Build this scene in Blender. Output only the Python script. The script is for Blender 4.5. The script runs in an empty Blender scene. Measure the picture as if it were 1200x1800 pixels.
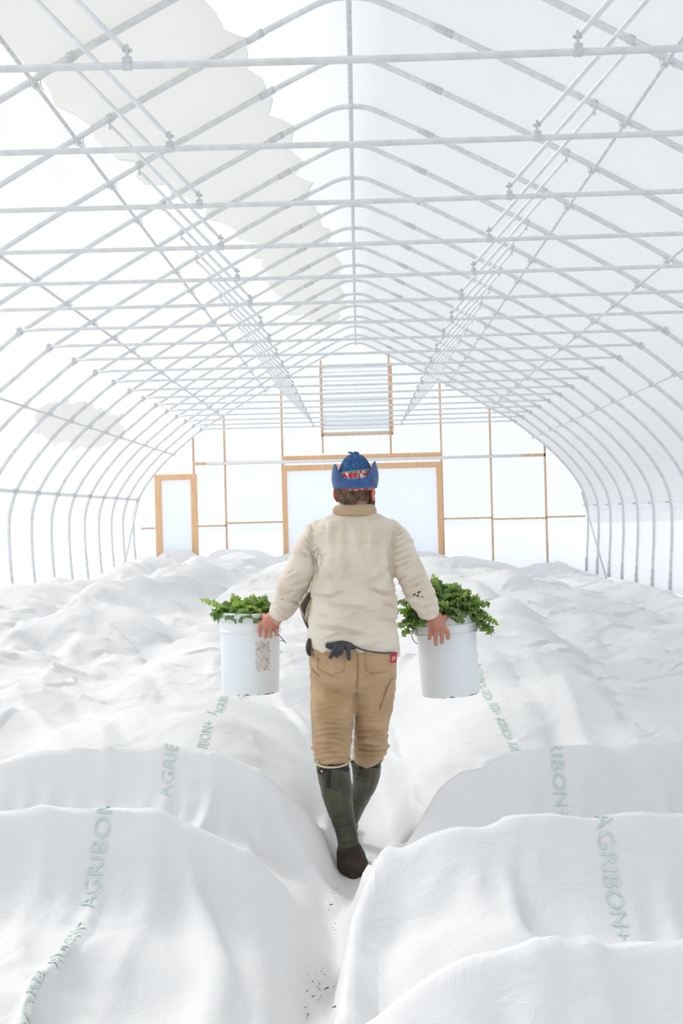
import bpy, bmesh, math, random, time
import numpy as np
from mathutils import Vector, Matrix, noise as mnoise
random.seed(7)
scn = bpy.context.scene
COL = scn.collection

# ------------------------------------------------------------------ camera
F_PX = 2300.0
YAW, PITCH, ROLL = 0.0133, 0.0027, 0.0258
CAM = Vector((-0.02, 0.0, 1.55))
cy, sy = math.cos(YAW), math.sin(YAW); cp, sp = math.cos(PITCH), math.sin(PITCH)
cr, sr = math.cos(ROLL), math.sin(ROLL)
AX_R0 = Vector((cy, sy, 0)); AX_F = Vector((-sy * cp, cy * cp, sp)); AX_U0 = Vector((sy * sp, -cy * sp, cp))
AX_R = AX_R0 * cr - AX_U0 * sr
AX_U = AX_R0 * sr + AX_U0 * cr
cam_data = bpy.data.cameras.new('camera'); cam = bpy.data.objects.new('camera', cam_data); COL.objects.link(cam)
cam_data.sensor_fit = 'VERTICAL'; cam_data.sensor_height = 36.0; cam_data.sensor_width = 24.0
cam_data.lens = F_PX / 1800 * 36.0; cam_data.clip_start = 0.05; cam_data.clip_end = 500
M = Matrix.Identity(4)
for i in range(3):
    M[i][0] = AX_R[i]; M[i][1] = AX_U[i]; M[i][2] = -AX_F[i]; M[i][3] = CAM[i]
cam.matrix_world = M
scn.camera = cam

def U(px, py, Y):
    """world point at depth Y that the photograph shows at (px, py)"""
    d = AX_R * ((px - 600) / F_PX) - AX_U * ((py - 900) / F_PX) + AX_F
    return CAM + d * ((Y - CAM.y) / d.y)
def PXM(Y): return F_PX / Y

# ------------------------------------------------------------------ light
scn.view_settings.view_transform = 'Standard'; scn.view_settings.look = 'None'
scn.view_settings.gamma = 1.0; scn.view_settings.use_curve_mapping = False
scn.view_settings.exposure = 0.19
world = bpy.data.worlds.new('sky'); scn.world = world; world.use_nodes = True
wn = world.node_tree.nodes; wl = world.node_tree.links; wn.clear()
wo = wn.new('ShaderNodeOutputWorld'); wb = wn.new('ShaderNodeBackground')
wtc = wn.new('ShaderNodeTexCoord'); wsep = wn.new('ShaderNodeSeparateXYZ'); wr = wn.new('ShaderNodeValToRGB')
wl.new(wtc.outputs['Generated'], wsep.inputs[0]); wl.new(wsep.outputs['Z'], wr.inputs['Fac'])
wr.color_ramp.elements[0].position = 0.0; wr.color_ramp.elements[0].color = (0.985, 0.99, 1.0, 1)
wr.color_ramp.elements[1].position = 0.55; wr.color_ramp.elements[1].color = (0.91, 0.955, 1.0, 1)
wl.new(wr.outputs['Color'], wb.inputs['Color']); wb.inputs['Strength'].default_value = WORLD_STRENGTH = 0.72
wl.new(wb.outputs[0], wo.inputs['Surface'])
sun_d = bpy.data.lights.new('sun', 'SUN'); sun = bpy.data.objects.new('sun', sun_d); COL.objects.link(sun)
sun_d.energy = 3.4; sun_d.angle = math.radians(16); sun_d.color = (1.0, 0.965, 0.92)
SUN_DIR = Vector((-0.62, 0.50, 0.80)).normalized()
sun.rotation_euler = SUN_DIR.to_track_quat('Z', 'Y').to_euler(); sun.location = (-20, 10, 25)

# ------------------------------------------------------------------ helpers
def new_mat(name):
    m = bpy.data.materials.new(name); m.use_nodes = True
    return m, m.node_tree.nodes, m.node_tree.links, m.node_tree.nodes['Principled BSDF']
def noise_mat(name, c1, c2, scale=8, rough=.7, metal=0.0, detail=6, bump=0.0, bscale=60, lo=.35, hi=.65, stretch=(1, 1, 1), bdist=.01):
    m, n, l, b = new_mat(name)
    tc = n.new('ShaderNodeTexCoord'); mp = n.new('ShaderNodeMapping'); mp.inputs['Scale'].default_value = stretch
    l.new(tc.outputs['Object'], mp.inputs[0])
    no = n.new('ShaderNodeTexNoise'); no.inputs['Scale'].default_value = scale; no.inputs['Detail'].default_value = detail
    l.new(mp.outputs[0], no.inputs['Vector'])
    r = n.new('ShaderNodeValToRGB'); r.color_ramp.elements[0].position = lo; r.color_ramp.elements[1].position = hi
    r.color_ramp.elements[0].color = (*c1, 1); r.color_ramp.elements[1].color = (*c2, 1)
    l.new(no.outputs[0], r.inputs[0]); l.new(r.outputs[0], b.inputs['Base Color'])
    b.inputs['Roughness'].default_value = rough; b.inputs['Metallic'].default_value = metal
    if bump:
        n2 = n.new('ShaderNodeTexNoise'); n2.inputs['Scale'].default_value = bscale; n2.inputs['Detail'].default_value = 4
        l.new(mp.outputs[0], n2.inputs['Vector'])
        bp = n.new('ShaderNodeBump'); bp.inputs['Strength'].default_value = bump; bp.inputs['Distance'].default_value = bdist
        l.new(n2.outputs[0], bp.inputs['Height']); l.new(bp.outputs[0], b.inputs['Normal'])
    return m
def mesh_obj(name, verts, faces, mat=None, parent=None, smooth=True, loc=None):
    me = bpy.data.meshes.new(name)
    me.from_pydata([tuple(v) for v in verts], [], [tuple(f) for f in faces]); me.update()
    if smooth: me.polygons.foreach_set('use_smooth', [True] * len(me.polygons))
    o = bpy.data.objects.new(name, me); COL.objects.link(o)
    if mat: me.materials.append(mat)
    if parent: o.parent = parent
    if loc is not None: o.location = loc
    return o
def tag(o, label=None, cat=None, group=None, kind=None):
    if label: o['label'] = label
    if cat: o['category'] = cat
    if group: o['group'] = group
    if kind: o['kind'] = kind
    return o
def empty(name, loc=(0, 0, 0)):
    o = bpy.data.objects.new(name, None); COL.objects.link(o); o.location = loc; o.empty_display_size = .1
    return o
class MB:
    """collects shapes into one mesh"""
    def __init__(s): s.v = []; s.f = []
    def add(s, v, f):
        k = len(s.v); s.v += [Vector(p) for p in v]; s.f += [tuple(i + k for i in q) for q in f]
    def tube(s, pts, r, n=10, cap=True, flat=1.0):
        pts = [Vector(p) for p in pts]; rs = r if isinstance(r, (list, tuple)) else [r] * len(pts)
        up = None; v = []; f = []
        for i, p in enumerate(pts):
            t = ((pts[min(i + 1, len(pts) - 1)] - pts[max(i - 1, 0)])).normalized()
            if up is None:
                up = Vector((0, 0, 1)) if abs(t.z) < .9 else Vector((0, 1, 0))
            a = t.cross(up).normalized(); b = a.cross(t).normalized(); up = b
            for j in range(n):
                g = 2 * math.pi * j / n; v.append(p + a * math.cos(g) * rs[i] + b * math.sin(g) * rs[i] * flat)
        for i in range(len(pts) - 1):
            for j in range(n):
                f.append((i * n + j, i * n + (j + 1) % n, (i + 1) * n + (j + 1) % n, (i + 1) * n + j))
        if cap: f += [tuple(range(n))[::-1], tuple(range((len(pts) - 1) * n, len(pts) * n))]
        s.add(v, f); return s
    def box(s, c, d, rot=None):
        c = Vector(c); x, y, z = d[0] / 2, d[1] / 2, d[2] / 2; v = []
        for k in ((-x, -y, -z), (x, -y, -z), (x, y, -z), (-x, y, -z), (-x, -y, z), (x, -y, z), (x, y, z), (-x, y, z)):
            q = Vector(k)
            if rot: q = rot @ q
            v.append(c + q)
        s.add(v, [(3, 2, 1, 0), (4, 5, 6, 7), (0, 1, 5, 4), (1, 2, 6, 5), (2, 3, 7, 6), (3, 0, 4, 7)]); return s
    def obj(s, name, mat=None, parent=None, smooth=False):
        org = Vector((0, 0, 0))
        return mesh_obj(name, s.v, s.f, mat, parent, smooth)
def autosmooth(o, ang=40):
    o.data.polygons.foreach_set('use_smooth', [True] * len(o.data.polygons))
    try: o.data.set_sharp_from_angle(angle=math.radians(ang))
    except Exception: pass
    return o
def bevel_obj(o, w=.004, seg=2):
    m = o.modifiers.new('bevel', 'BEVEL'); m.width = w; m.segments = seg; m.limit_method = 'ANGLE'; return o

# ------------------------------------------------------------------ materials
STEEL = noise_mat('galvanised_steel', (.66, .68, .69), (.76, .78, .79), scale=14, rough=.42, metal=.35, bump=.05)
STEEL_D = noise_mat('galvanised_steel_dull', (.56, .57, .58), (.70, .71, .72), scale=20, rough=.5, metal=.3)
def film_mat(name, transp, snow=0.0, tint=(.93, .95, .97)):
    m, n, l, b = new_mat(name); n.remove(b); out = n['Material Output']
    tr = n.new('ShaderNodeBsdfTransparent'); tr.inputs[0].default_value = (.975, .985, .995, 1)
    tl = n.new('ShaderNodeBsdfTranslucent'); df = n.new('ShaderNodeBsdfDiffuse')
    tl.inputs[0].default_value = (*tint, 1); df.inputs[0].default_value = (*tint, 1)
    m1 = n.new('ShaderNodeMixShader'); m1.inputs[0].default_value = .35
    l.new(tl.outputs[0], m1.inputs[1]); l.new(df.outputs[0], m1.inputs[2])
    m2 = n.new('ShaderNodeMixShader')
    l.new(m1.outputs[0], m2.inputs[1]); l.new(tr.outputs[0], m2.inputs[2])
    tc = n.new('ShaderNodeTexCoord'); mp = n.new('ShaderNodeMapping'); mp.inputs['Scale'].default_value = (1, .35, 1)
    l.new(tc.outputs['Object'], mp.inputs[0])
    no = n.new('ShaderNodeTexNoise'); no.inputs['Scale'].default_value = .9; no.inputs['Detail'].default_value = 5
    no.inputs['Distortion'].default_value = .4
    l.new(mp.outputs[0], no.inputs['Vector'])
    r = n.new('ShaderNodeMapRange'); r.inputs['From Min'].default_value = .3; r.inputs['From Max'].default_value = .7
    r.inputs['To Min'].default_value = transp - .06; r.inputs['To Max'].default_value = transp + .06
    l.new(no.outputs[0], r.inputs['Value'])
    l.new(r.outputs[0], m2.inputs[0])
    # soft waves of the loose plastic
    n2 = n.new('ShaderNodeTexNoise'); n2.inputs['Scale'].default_value = 1.6; n2.inputs['Detail'].default_value = 3
    l.new(mp.outputs[0], n2.inputs['Vector'])
    bp = n.new('ShaderNodeBump'); bp.inputs['Strength'].default_value = .25; bp.inputs['Distance'].default_value = .12
    l.new(n2.outputs[0], bp.inputs['Height'])
    for q in (tl, df): l.new(bp.outputs[0], q.inputs['Normal'])
    l.new(m2.outputs[0], out.inputs['Surface'])
    return m
FILM = film_mat('greenhouse_film', .46, tint=(.80, .815, .83))
FILM_END = film_mat('greenhouse_film_end', .18, tint=(.78, .84, .92))
FILM_SIDE = film_mat('greenhouse_film_side', .28, tint=(.88, .90, .93))
WOOD = noise_mat('pine_lumber', (.80, .47, .24), (.86, .57, .34), scale=5, rough=.65, stretch=(6, 6, .6), bump=.1, bscale=30)
WOOD_T = noise_mat('treated_pine', (.66, .42, .25), (.80, .58, .40), scale=5, rough=.65, stretch=(6, 6, .6))
SNOW = noise_mat('snow', (.78, .80, .84), (.82, .84, .87), scale=2, rough=.9)
SOIL = noise_mat('soil', (.10, .07, .045), (.2, .15, .1), scale=12, rough=1, bump=.5)

# ------------------------------------------------------------------ greenhouse profile
S = 1.22; YK0 = 5.417; ZC = 1.55
PROF = [(0, 3.60), (.14, 3.585), (.32, 3.51), (.8, 3.27), (1.69, 2.80), (2.4, 2.40), (2.77, 2.18), (3.28, 1.87), (3.62, 1.60), (3.92, 1.35),
        (4.17, 1.10), (4.42, .80), (4.61, .50), (4.71, .24), (4.75, -.02), (4.745, -.5), (4.71, -1.0), (4.69, -1.5)]
PROF = [(x, z + ZC) for x, z in PROF]
def smooth_profile(P, n=5):
    out = []
    for i in range(len(P) - 1):
        p0 = P[max(i - 1, 0)] if i > 0 else (-P[1][0], P[1][1]); p1 = P[i]; p2 = P[i + 1]; p3 = P[min(i + 2, len(P) - 1)]
        for k in range(n):
            t = k / n
            out.append(tuple(.5 * (2 * p1[c] + (p2[c] - p0[c]) * t + (2 * p0[c] - 5 * p1[c] + 4 * p2[c] - p3[c]) * t * t + (3 * p1[c] - p0[c] - 3 * p2[c] + p3[c]) * t ** 3) for c in (0, 1)))
    out.append(P[-1]); return out
HALF = smooth_profile(PROF, 4)
def prof_z(x):
    x = abs(x)
    for i in range(len(HALF) - 1):
        if HALF[i][0] <= x <= HALF[i + 1][0]:
            t = (x - HALF[i][0]) / max(1e-6, HALF[i + 1][0] - HALF[i][0]); return HALF[i][1] + t * (HALF[i + 1][1] - HALF[i][1])
    return 1.5
Y_FRONT, Y_END = -3.4, YK0 + 18 * S + .02
ZT = 1.883 + ZC; TX = 3.285; ZHL = .44 + ZC; ZHR = .08 + ZC

# arches: the pipe hoop, its ground posts, tie bar, two struts, brackets
def make_arch():
    root = empty('roof_arch')
    full = [(-x, z) for x, z in HALF[::-1]] + HALF[1:]
    MB().tube([(x, 0, z) for x, z in full], .024, 10).obj('hoop_pipe', STEEL, root, True)
    MB().tube([(-TX, -.045, ZT - .005), (-TX + .25, -.045, ZT), (0, -.045, ZT - .012), (TX - .25, -.045, ZT), (TX, -.045, ZT - .005)], .0155, 10).obj('tie_bar', STEEL, root, True)
    for s in (-1, 1):
        a = Vector((s * .925, -.045, ZT + .05)); b = Vector((s * 1.68, -.02, prof_z(1.68) - .05))
        d = (b - a).normalized()
        MB().tube([a, a + d * .03, a + d * .09, b - d * .09, b - d * .03, b], [.006, .010, .0125, .0125, .010, .006], 8).obj('strut', STEEL, root, True)
        br = MB(); br.tube([(s * .925 - .018, -.045, ZT), (s * .925 + .018, -.045, ZT)], .028, 10)
        br.box((s * .925, -.045, ZT + .04), (.012, .03, .075)); br.tube([(s * .925 - .02, -.045, ZT + .055), (s * .925 + .02, -.045, ZT + .055)], .008, 6)
        br.obj('bracket', STEEL_D, root)
        zz = prof_z(1.68)
        br = MB(); br.tube([(s * 1.66, 0, zz + .012), (s * 1.70, 0, zz - .008)], .03, 10); br.box((s * 1.68, -.01, zz - .045), (.012, .03, .07)); br.obj('bracket', STEEL_D, root)
        # splice sleeve near the peak and heavier ground post
        zz = prof_z(.62)
        MB().tube([(s * .60, 0, prof_z(.60)), (s * .72, 0, prof_z(.72))], .028, 10).obj('sleeve', STEEL_D, root, True)
        MB().tube([(s * 4.69, 0, 0.0), (s * 4.70, 0, .55)], .031, 10).obj('ground_post', STEEL_D, root, True)
        for xx in (TX,):
            MB().tube([(s * (xx - .02), 0, prof_z(xx - .02)), (s * (xx + .03), 0, prof_z(xx + .03))], .030, 10).box((s * xx, -.03, ZT), (.04, .05, .06)).obj('bracket', STEEL_D, root)
    return root
def copy_tree(o, parent=None):
    c = o.copy(); COL.objects.link(c); c.parent = parent
    for ch in list(o.children): copy_tree(ch, c)
    return c
ORD = ['nearest', 'second', 'third', 'fourth', 'fifth', 'sixth', 'seventh', 'eighth', 'ninth', 'tenth', 'eleventh', 'twelfth', 'thirteenth',
       'fourteenth', 'fifteenth', 'sixteenth', 'seventeenth', 'eighteenth', 'nineteenth']
arch0 = make_arch()
for k in range(0, 19):
    a = arch0 if k == 0 else copy_tree(arch0)
    a.location = (0, YK0 + k * S, 0)
    lab = ('galvanised pipe roof arch with level tie bar, ' + ('tie bar highest of all' if k == 0 else
           'against the wooden end wall' if k == 18 else ORD[k] + ' counting from the nearest'))
    tag(a, lab, 'roof arch', 'greenhouse arches')

# purlins with clamps
def purlin(name, x, z, label, y0=Y_FRONT, r=.013, clamps=True, side=0, cat='pipe'):
    root = empty(name, (x, y0, z)); L = Y_END - .05 - y0
    MB().tube([(0, L * i / 8, 0) for i in range(9)], r, 8).obj('pipe', STEEL_D, root, True)
    if clamps:
        for k in range(0, 19):
            yk = YK0 + k * S - y0
            c = MB()
            c.tube([(0, yk - .016, 0), (0, yk + .016, 0)], r + .012, 8)
            # wrapped spring clamp over the hoop with a bent tail
            sgn = -1 if x < 0 else 1
            c.tube([(-.03, yk - .02, -.02), (-.03, yk, .02), (-.02 * sgn, yk + .02, .055), (.03, yk, .03), (.035, yk - .02, -.01), (.05, yk - .03, -.035)], .004, 5)
            c.obj('clamp', STEEL, root)
    return tag(root, label, cat, 'long pipes running the length of the roof')
for x, nm, lb in ((-1.9, 'roof_purlin', 'long dull steel purlin under the left slope, closest of the three to the ridge'),
              (-2.80, 'roof_purlin', 'long dull steel purlin under the left slope, middle one of three'),
              (-3.86, 'roof_purlin', 'long dull steel purlin under the left slope, lowest one above the side rail'),
              (1.88, 'roof_purlin', 'long steel purlin under the right slope, closest of the three to the ridge'),
              (2.74, 'roof_purlin', 'long steel purlin under the right slope, middle one of three'),
              (3.66, 'roof_purlin', 'long steel purlin under the right slope, lowest one above the side wall')):
    purlin(nm, x, prof_z(x) - .045, lb)
purlin('ridge_purlin', 0, 3.6 + ZC - .045, 'straight steel pipe running along the peak under all arches', r=.021, clamps=False)
# side rails at the hip
def side_rail(x, z, label, th):
    root = empty('side_rail', (x, Y_FRONT, z)); L = Y_END - .05 - Y_FRONT; sg = 1 if x > 0 else -1
    MB().box((0, L / 2, 0), (.03, L, th)).obj('rail', STEEL, root)
    for k in range(0, 19):
        yk = YK0 + k * S - Y_FRONT
        MB().box((-sg * .02, yk, 0), (.05, .075, th * 1.6)).tube([(-sg * .05, yk - .03, 0), (-sg * .05, yk + .03, 0)], .014, 6).obj('bracket', STEEL_D, root)
    return tag(root, label, 'rail')
side_rail(-4.66, ZHL, 'thin grey rail along the left side wall at hip height, tying the posts', .045)
side_rail(4.72, ZHR, 'thin grey rail along the right side wall at hip height, tying the posts', .018)
# corner wind braces
b = MB().tube([(-4.62, Y_END - .12, ZHL), (-4.60, Y_END - 2 * S - .2, .25)], .018, 8).obj('wind_brace', STEEL_D, None, True)
tag(b, 'slanting steel brace pipe in the far left corner', 'brace')
b = MB().tube([(4.62, Y_END - .12, .35 + ZC), (4.62, Y_END - 2 * S - .2, .2)], .018, 8).obj('wind_brace', STEEL_D, None, True)
tag(b, 'slanting steel brace pipe in the far right corner', 'brace')

# ------------------------------------------------------------------ film skin
def skin(name, pts, y0, y1, mat, off=.035, wav=.0):
    n = int((y1 - y0) / (S / 6)) + 1; v = []; f = []
    P = [Vector((p[0], 0, p[1])) for p in pts]
    nor = []
    for i in range(len(P)):
        t = (P[min(i + 1, len(P) - 1)] - P[max(i - 1, 0)]); nor.append(Vector((t.z, 0, -t.x)).normalized() * -1)
    for j in range(n + 1):
        y = y0 + (y1 - y0) * j / n
        ph = (y - YK0) / S; s_ = math.sin(math.pi * ph) ** 2
        for i, p in enumerate(P):
            q = p + nor[i] * (off + .012 * s_ * (1 if i % 2 else .6)); v.append((q.x, y, q.z))
    m = len(P)
    for j in range(n):
        for i in range(m - 1): f.append((j * m + i, j * m + i + 1, (j + 1) * m + i + 1, (j + 1) * m + i))
    return mesh_obj(name, v, f, mat)
hip_i = [i for i, p in enumerate(HALF) if p[1] < ZHR + .02][0]
roof_pts = [(-x, z) for x, z in HALF[:hip_i + 1][::-1]] + HALF[1:hip_i + 1]
def outward(pts): return pts
c_ = skin('ceiling', roof_pts, Y_FRONT, Y_END + .06, FILM); tag(c_, kind='structure')
w_ = skin('wall_left', [(-x, z) for x, z in HALF[hip_i:][::-1]], Y_FRONT, Y_END + .06, FILM_SIDE); tag(w_, kind='structure')
w_ = skin('wall_right', HALF[hip_i:], Y_FRONT, Y_END + .06, FILM_SIDE); tag(w_, kind='structure')
def gable(name, y, mat):
    pts = [(-x, z) for x, z in HALF[::-1]] + HALF[1:]
    v = [(x, y, z) for x, z in pts]; n = len(v)
    v += [(x * .999, y, 0.0) for x, z in pts]
    f = [(i, i + 1, n + i + 1, n + i) for i in range(n - 1)]
    return tag(mesh_obj(name, v, f, mat, smooth=False), kind='structure')
gable('wall_back', Y_END + .10, FILM_END); gable('wall_front', Y_FRONT, FILM_END)
g = MB().box((0, 12, -.05), (9.9, 32.5, .1)).obj('floor', SOIL); tag(g, kind='structure')
g = MB().box((0, 12, -.22), (300, 300, .1)).obj('ground', SNOW); tag(g, kind='structure')

# snow lying on the outside of the left slope
def snow_patch(y0, y1, x0f, x1f, label, seed):
    ny, nx_ = 60, 26; v = []; f = []
    for j in range(ny + 1):
        t = j / ny; y = y0 + (y1 - y0) * t
        e = min(1, 4 * t * 1.0, 4 * (1 - t) * 1.0) ** .5
        jag = lambda q: .10 * mnoise.noise((y * 2.3, q, seed)) + .05 * mnoise.noise((y * 7, q, seed)) + .16 * abs(((y - YK0) / S) % 1 - .5)
        a = x0f(y) + jag(1) ; b_ = x1f(y) + jag(5)
        mid = (a + b_) / 2; a = mid + (a - mid) * e; b_ = mid + (b_ - mid) * e
        for i in range(nx_ + 1):
            x = a + (b_ - a) * i / nx_
            u = i / nx_; h = .03 * min(1, 8 * u, 8 * (1 - u)) * min(1, 8 * t, 8 * (1 - t))
            v.append((x, y, prof_z(x) + .062 + h + .01))
    m = nx_ + 1
    for j in range(ny):
        for i in range(nx_): f.append((j * m + i, j * m + i + 1, (j + 1) * m + i + 1, (j + 1) * m + i))
    k = len(v); v += [(x, y, z - (.012 if True else 0) - .03 * 0) for x, y, z in v]
    o = mesh_obj('snow_patch', v, f, SNOWT); return tag(o, label, 'snow', 'snow lying on the roof film', 'stuff')
SNOWT, n_, l_, b_ = new_mat('snow_on_film')
n_.remove(b_); _tl = n_.new('ShaderNodeBsdfTranslucent'); _tl.inputs[0].default_value = (.66, .65, .62, 1)
_df = n_.new('ShaderNodeBsdfDiffuse'); _df.inputs[0].default_value = (.9, .9, .88, 1); _mx = n_.new('ShaderNodeMixShader'); _mx.inputs[0].default_value = .45
l_.new(_tl.outputs[0], _mx.inputs[1]); l_.new(_df.outputs[0], _mx.inputs[2]); l_.new(_mx.outputs[0], n_['Material Output'].inputs['Surface'])
snow_patch(5.4, 24.0, lambda y: -2.25 + .13 * (y - 7) if y < 14.5 else -1.27 + .03 * (y - 14.5), lambda y: -.90 + .055 * (y - 7), 'wide sheet of snow on the left roof slope seen through the film', 3.3)
snow_patch(16.0, 21.5, lambda y: -4.25, lambda y: -3.72, 'small strip of snow low on the left roof slope above the side rail', 9.1)

# ------------------------------------------------------------------ end wall of lumber framing
YW = Y_END + .045
def wz(py, px=628): return U(px, py, YW).z
def wx(px, py=850): return U(px, py, YW).x
TRN = [0]
def trim(px0, py0, px1, py1, w_m=.045, d=.05, mat=None, horiz=False, y=None):
    """one straight board of the end wall between two of its points"""
    TRN[0] += 1
    yy = YW if y is None else y
    a = U(px0, py0, yy); b = U(px1, py1, yy); a.y = b.y = yy
    if horiz: b.z = a.z = (a.z + b.z) / 2
    else: a.x = b.x = (a.x + b.x) / 2
    L = (b - a).length
    m = MB(); c = (a + b) / 2
    if horiz: m.box(c, (L, d, w_m))
    else: m.box(c, (w_m, d, L))
    o = m.obj('trim_%d' % TRN[0], mat or WOOD); bevel_obj(o, .003, 1); tag(o, kind='structure'); return o
_top = lambda px, py: (px, py)
for px0, py0, px1 in ((340, 770, 343), (393, 738, 399), (493, 682, 501), (566, 640, 569), (686, 640, 688), (775, 680, 777), (860, 726, 866), (956, 780, 962)):
    # a stud stops at the door headers it meets
    bot = 1080
    if 560 < px0 < 690: bot = 797
    x_ = U(px0, 850, YW).x
    a = U(px0, py0, YW); ztop = min(prof_z(x_) - .02, 9)
    zb = wz(bot, px0)
    TRN[0] += 1
    xx = (U(px0, py0, YW).x + U(px1, 960, YW).x) / 2
    o = MB().box((xx, YW, (ztop + max(zb, 0)) / 2), (.04, .05, ztop - max(zb, 0))).obj('trim_%d' % TRN[0], WOOD_T); tag(o, kind='structure')
def hboard(pxa, pxb, py, h_px, mat=WOOD, d=.05, y=YW, name=None):
    a = U(pxa, py, y); b = U(pxb, py, y); z = U((pxa + pxb) / 2, py, y).z
    TRN[0] += 1
    o = MB().box(((a.x + b.x) / 2, y, z), (b.x - a.x, d, h_px / PXM(y))).obj('trim_%d' % TRN[0], mat); tag(o, kind='structure'); return o
hboard(495, 776, 803, 9, WOOD, .09)                       # upper header board
hboard(343, 497, 813.5, 5, WOOD_T); hboard(777, 958, 802, 5, WOOD_T)
hboard(248, 272, 929, 3, WOOD_T); hboard(347, 398, 924.5, 3, WOOD_T); hboard(399, 498, 918.5, 3, WOOD_T)
hboard(780, 864, 911, 3, WOOD_T); hboard(867, 960, 911.5, 3, WOOD_T); hboard(962, 1028, 908, 3, WOOD_T)
# white rolled-up pipe of the door curtain across the headers
pa = U(362, 814.5, YW - .09); pb = U(915, 802, YW - .09); pb.z = pa.z = (pa.z + pb.z) / 2
o = MB().tube([pa, pb], .032, 10).obj('curtain_pipe', noise_mat('white_pvc', (.80, .81, .82), (.86, .87, .88), rough=.4), None, True)
tag(o, 'long white pipe lying level across the end wall above the big doorway', 'pipe')
# doors
def door(name, pxl, pxr, pytop, wpx, hpx):
    root = empty(name); tag(root, kind='structure')
    zt = U((pxl + pxr) / 2, pytop, YW).z; xl = U(pxl, 880, YW).x; xr = U(pxr, 880, YW).x; w = wpx / PXM(YW); h = hpx / PXM(YW)
    bevel_obj(MB().box(((xl + w / 2), YW - .02, (zt - h) / 2), (w, .09, zt - h)).obj('door_jamb', WOOD, root), .004)
    bevel_obj(MB().box(((xr - w / 2), YW - .02, (zt - h) / 2), (w, .09, zt - h)).obj('door_jamb', WOOD, root), .004)
    bevel_obj(MB().box(((xl + xr) / 2, YW - .022, zt - h / 2), (xr - xl, .09, h)).obj('door_header', WOOD, root), .004)
    MB().box(((xl + xr) / 2, YW + .02, (zt - h) / 2), (xr - xl - 2 * w, .012, zt - h - .01)).obj('door_panel', PANEL, root)
    return root
PANEL = film_mat('door_film', .25, tint=(.95, .97, 1.0))
door('door_1', 273, 347, 834, 11, 10)
door('door_2', 496, 777, 815, 9, 10)
# gable vent with slats
root = empty('window_1'); tag(root, kind='structure')
xl, xr = U(564, 700, YW).x, U(688, 700, YW).x; zt, zb = U(626, 642, YW).z, U(626, 764, YW).z
m = MB(); t = .04
m.box(((xl + xr) / 2, YW - .03, zt), (xr - xl, .06, t)); m.box(((xl + xr) / 2, YW - .03, zb), (xr - xl, .06, t)); m.box((xl, YW - .03, (zt + zb) / 2), (t, .06, zt - zb + t)); m.box((xr, YW - .03, (zt + zb) / 2), (t, .06, zt - zb + t))
m.obj('window_frame', WOOD_T, root)
m = MB(); nsl = 16
for i in range(nsl):
    z = zb + (zt - zb) * (i + .5) / nsl
    m.box(((xl + xr) / 2, YW, z), (xr - xl - t, .012, (zt - zb) / nsl * .5), Matrix.Rotation(.5, 3, 'X'))
m.box(((xl + xr) / 2, YW - .02, (zt + zb) / 2), (.012, .012, zt - zb - t))
m.obj('louvre_slats', noise_mat('vent_slats', (.84, .90, .96), (.88, .93, .98), scale=3, rough=.5), root)

# ------------------------------------------------------------------ row cover cloth
def vnoise(x,y,seed=0):
    x=np.asarray(x,float);y=np.asarray(y,float)
    xi=np.floor(x).astype(np.int64);yi=np.floor(y).astype(np.int64);u=x-xi;v=y-yi
    u=u*u*u*(u*(u*6-15)+10);v=v*v*v*(v*(v*6-15)+10)
    def h(a,b):
        n=(a*374761393+b*668265263+seed*1442695041)&0xffffffff
        n=((n^(n>>13))*1274126177)&0xffffffff
        return ((n^(n>>16))&0xffff)/32767.5-1
    return (h(xi,yi)*(1-u)+h(xi+1,yi)*u)*(1-v)+(h(xi,yi+1)*(1-u)+h(xi+1,yi+1)*u)*v
def sm(a,b,t):
    t=np.clip((t-a)/(b-a),0,1);return t*t*(3-2*t)
def pathx(y): return -.02-.12*sm(5.3,3.4,y)+.05*sm(7,12,y)
def hull(x,y):
    d=x-pathx(y); ad=np.abs(d)
    near=1-sm(5.0,5.5,y)
    hw=np.where(d<0,.11+.02*near,.12-.15*near)+.04*np.exp(-((y-5.6)/.4)**2)-.03*sm(7,9,y)
    t=np.clip((ad-hw)/np.where(d<0,.72,.72-.10*near),0,1)
    p=np.sqrt(np.clip(1-(1-t)**2.3,0,1))
    hin=np.where(d<0,.62+.22*sm(6,16,y),.60+.16*sm(6,20,y))
    hout=np.where(d<0,.62+.30*sm(5,14,y),.60-.14*sm(8,20,y))
    h=hin+(hout-hin)*sm(1.4,3.2,ad)
    far=sm(5.6,8,y)
    val=1-(.16+.14*(1-far))*np.exp(-((ad-1.8)/.25)**2)-.2*np.exp(-((ad-3.3)/.22)**2)
    edge=1-.45*sm(4.0,4.7,ad)
    return h*p*val*edge
HOOPS_L=[(.35,1,.0),(1.45,1,.0),(2.68,1.02,.35),(4.24,1,.0),(5.36,1,.0)]
HOOPS_R=[(.2,1,.0),(1.6,.9,.0),(2.93,1.0,.0),(4.30,.95,.0),(5.36,1.,.0)]
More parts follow.
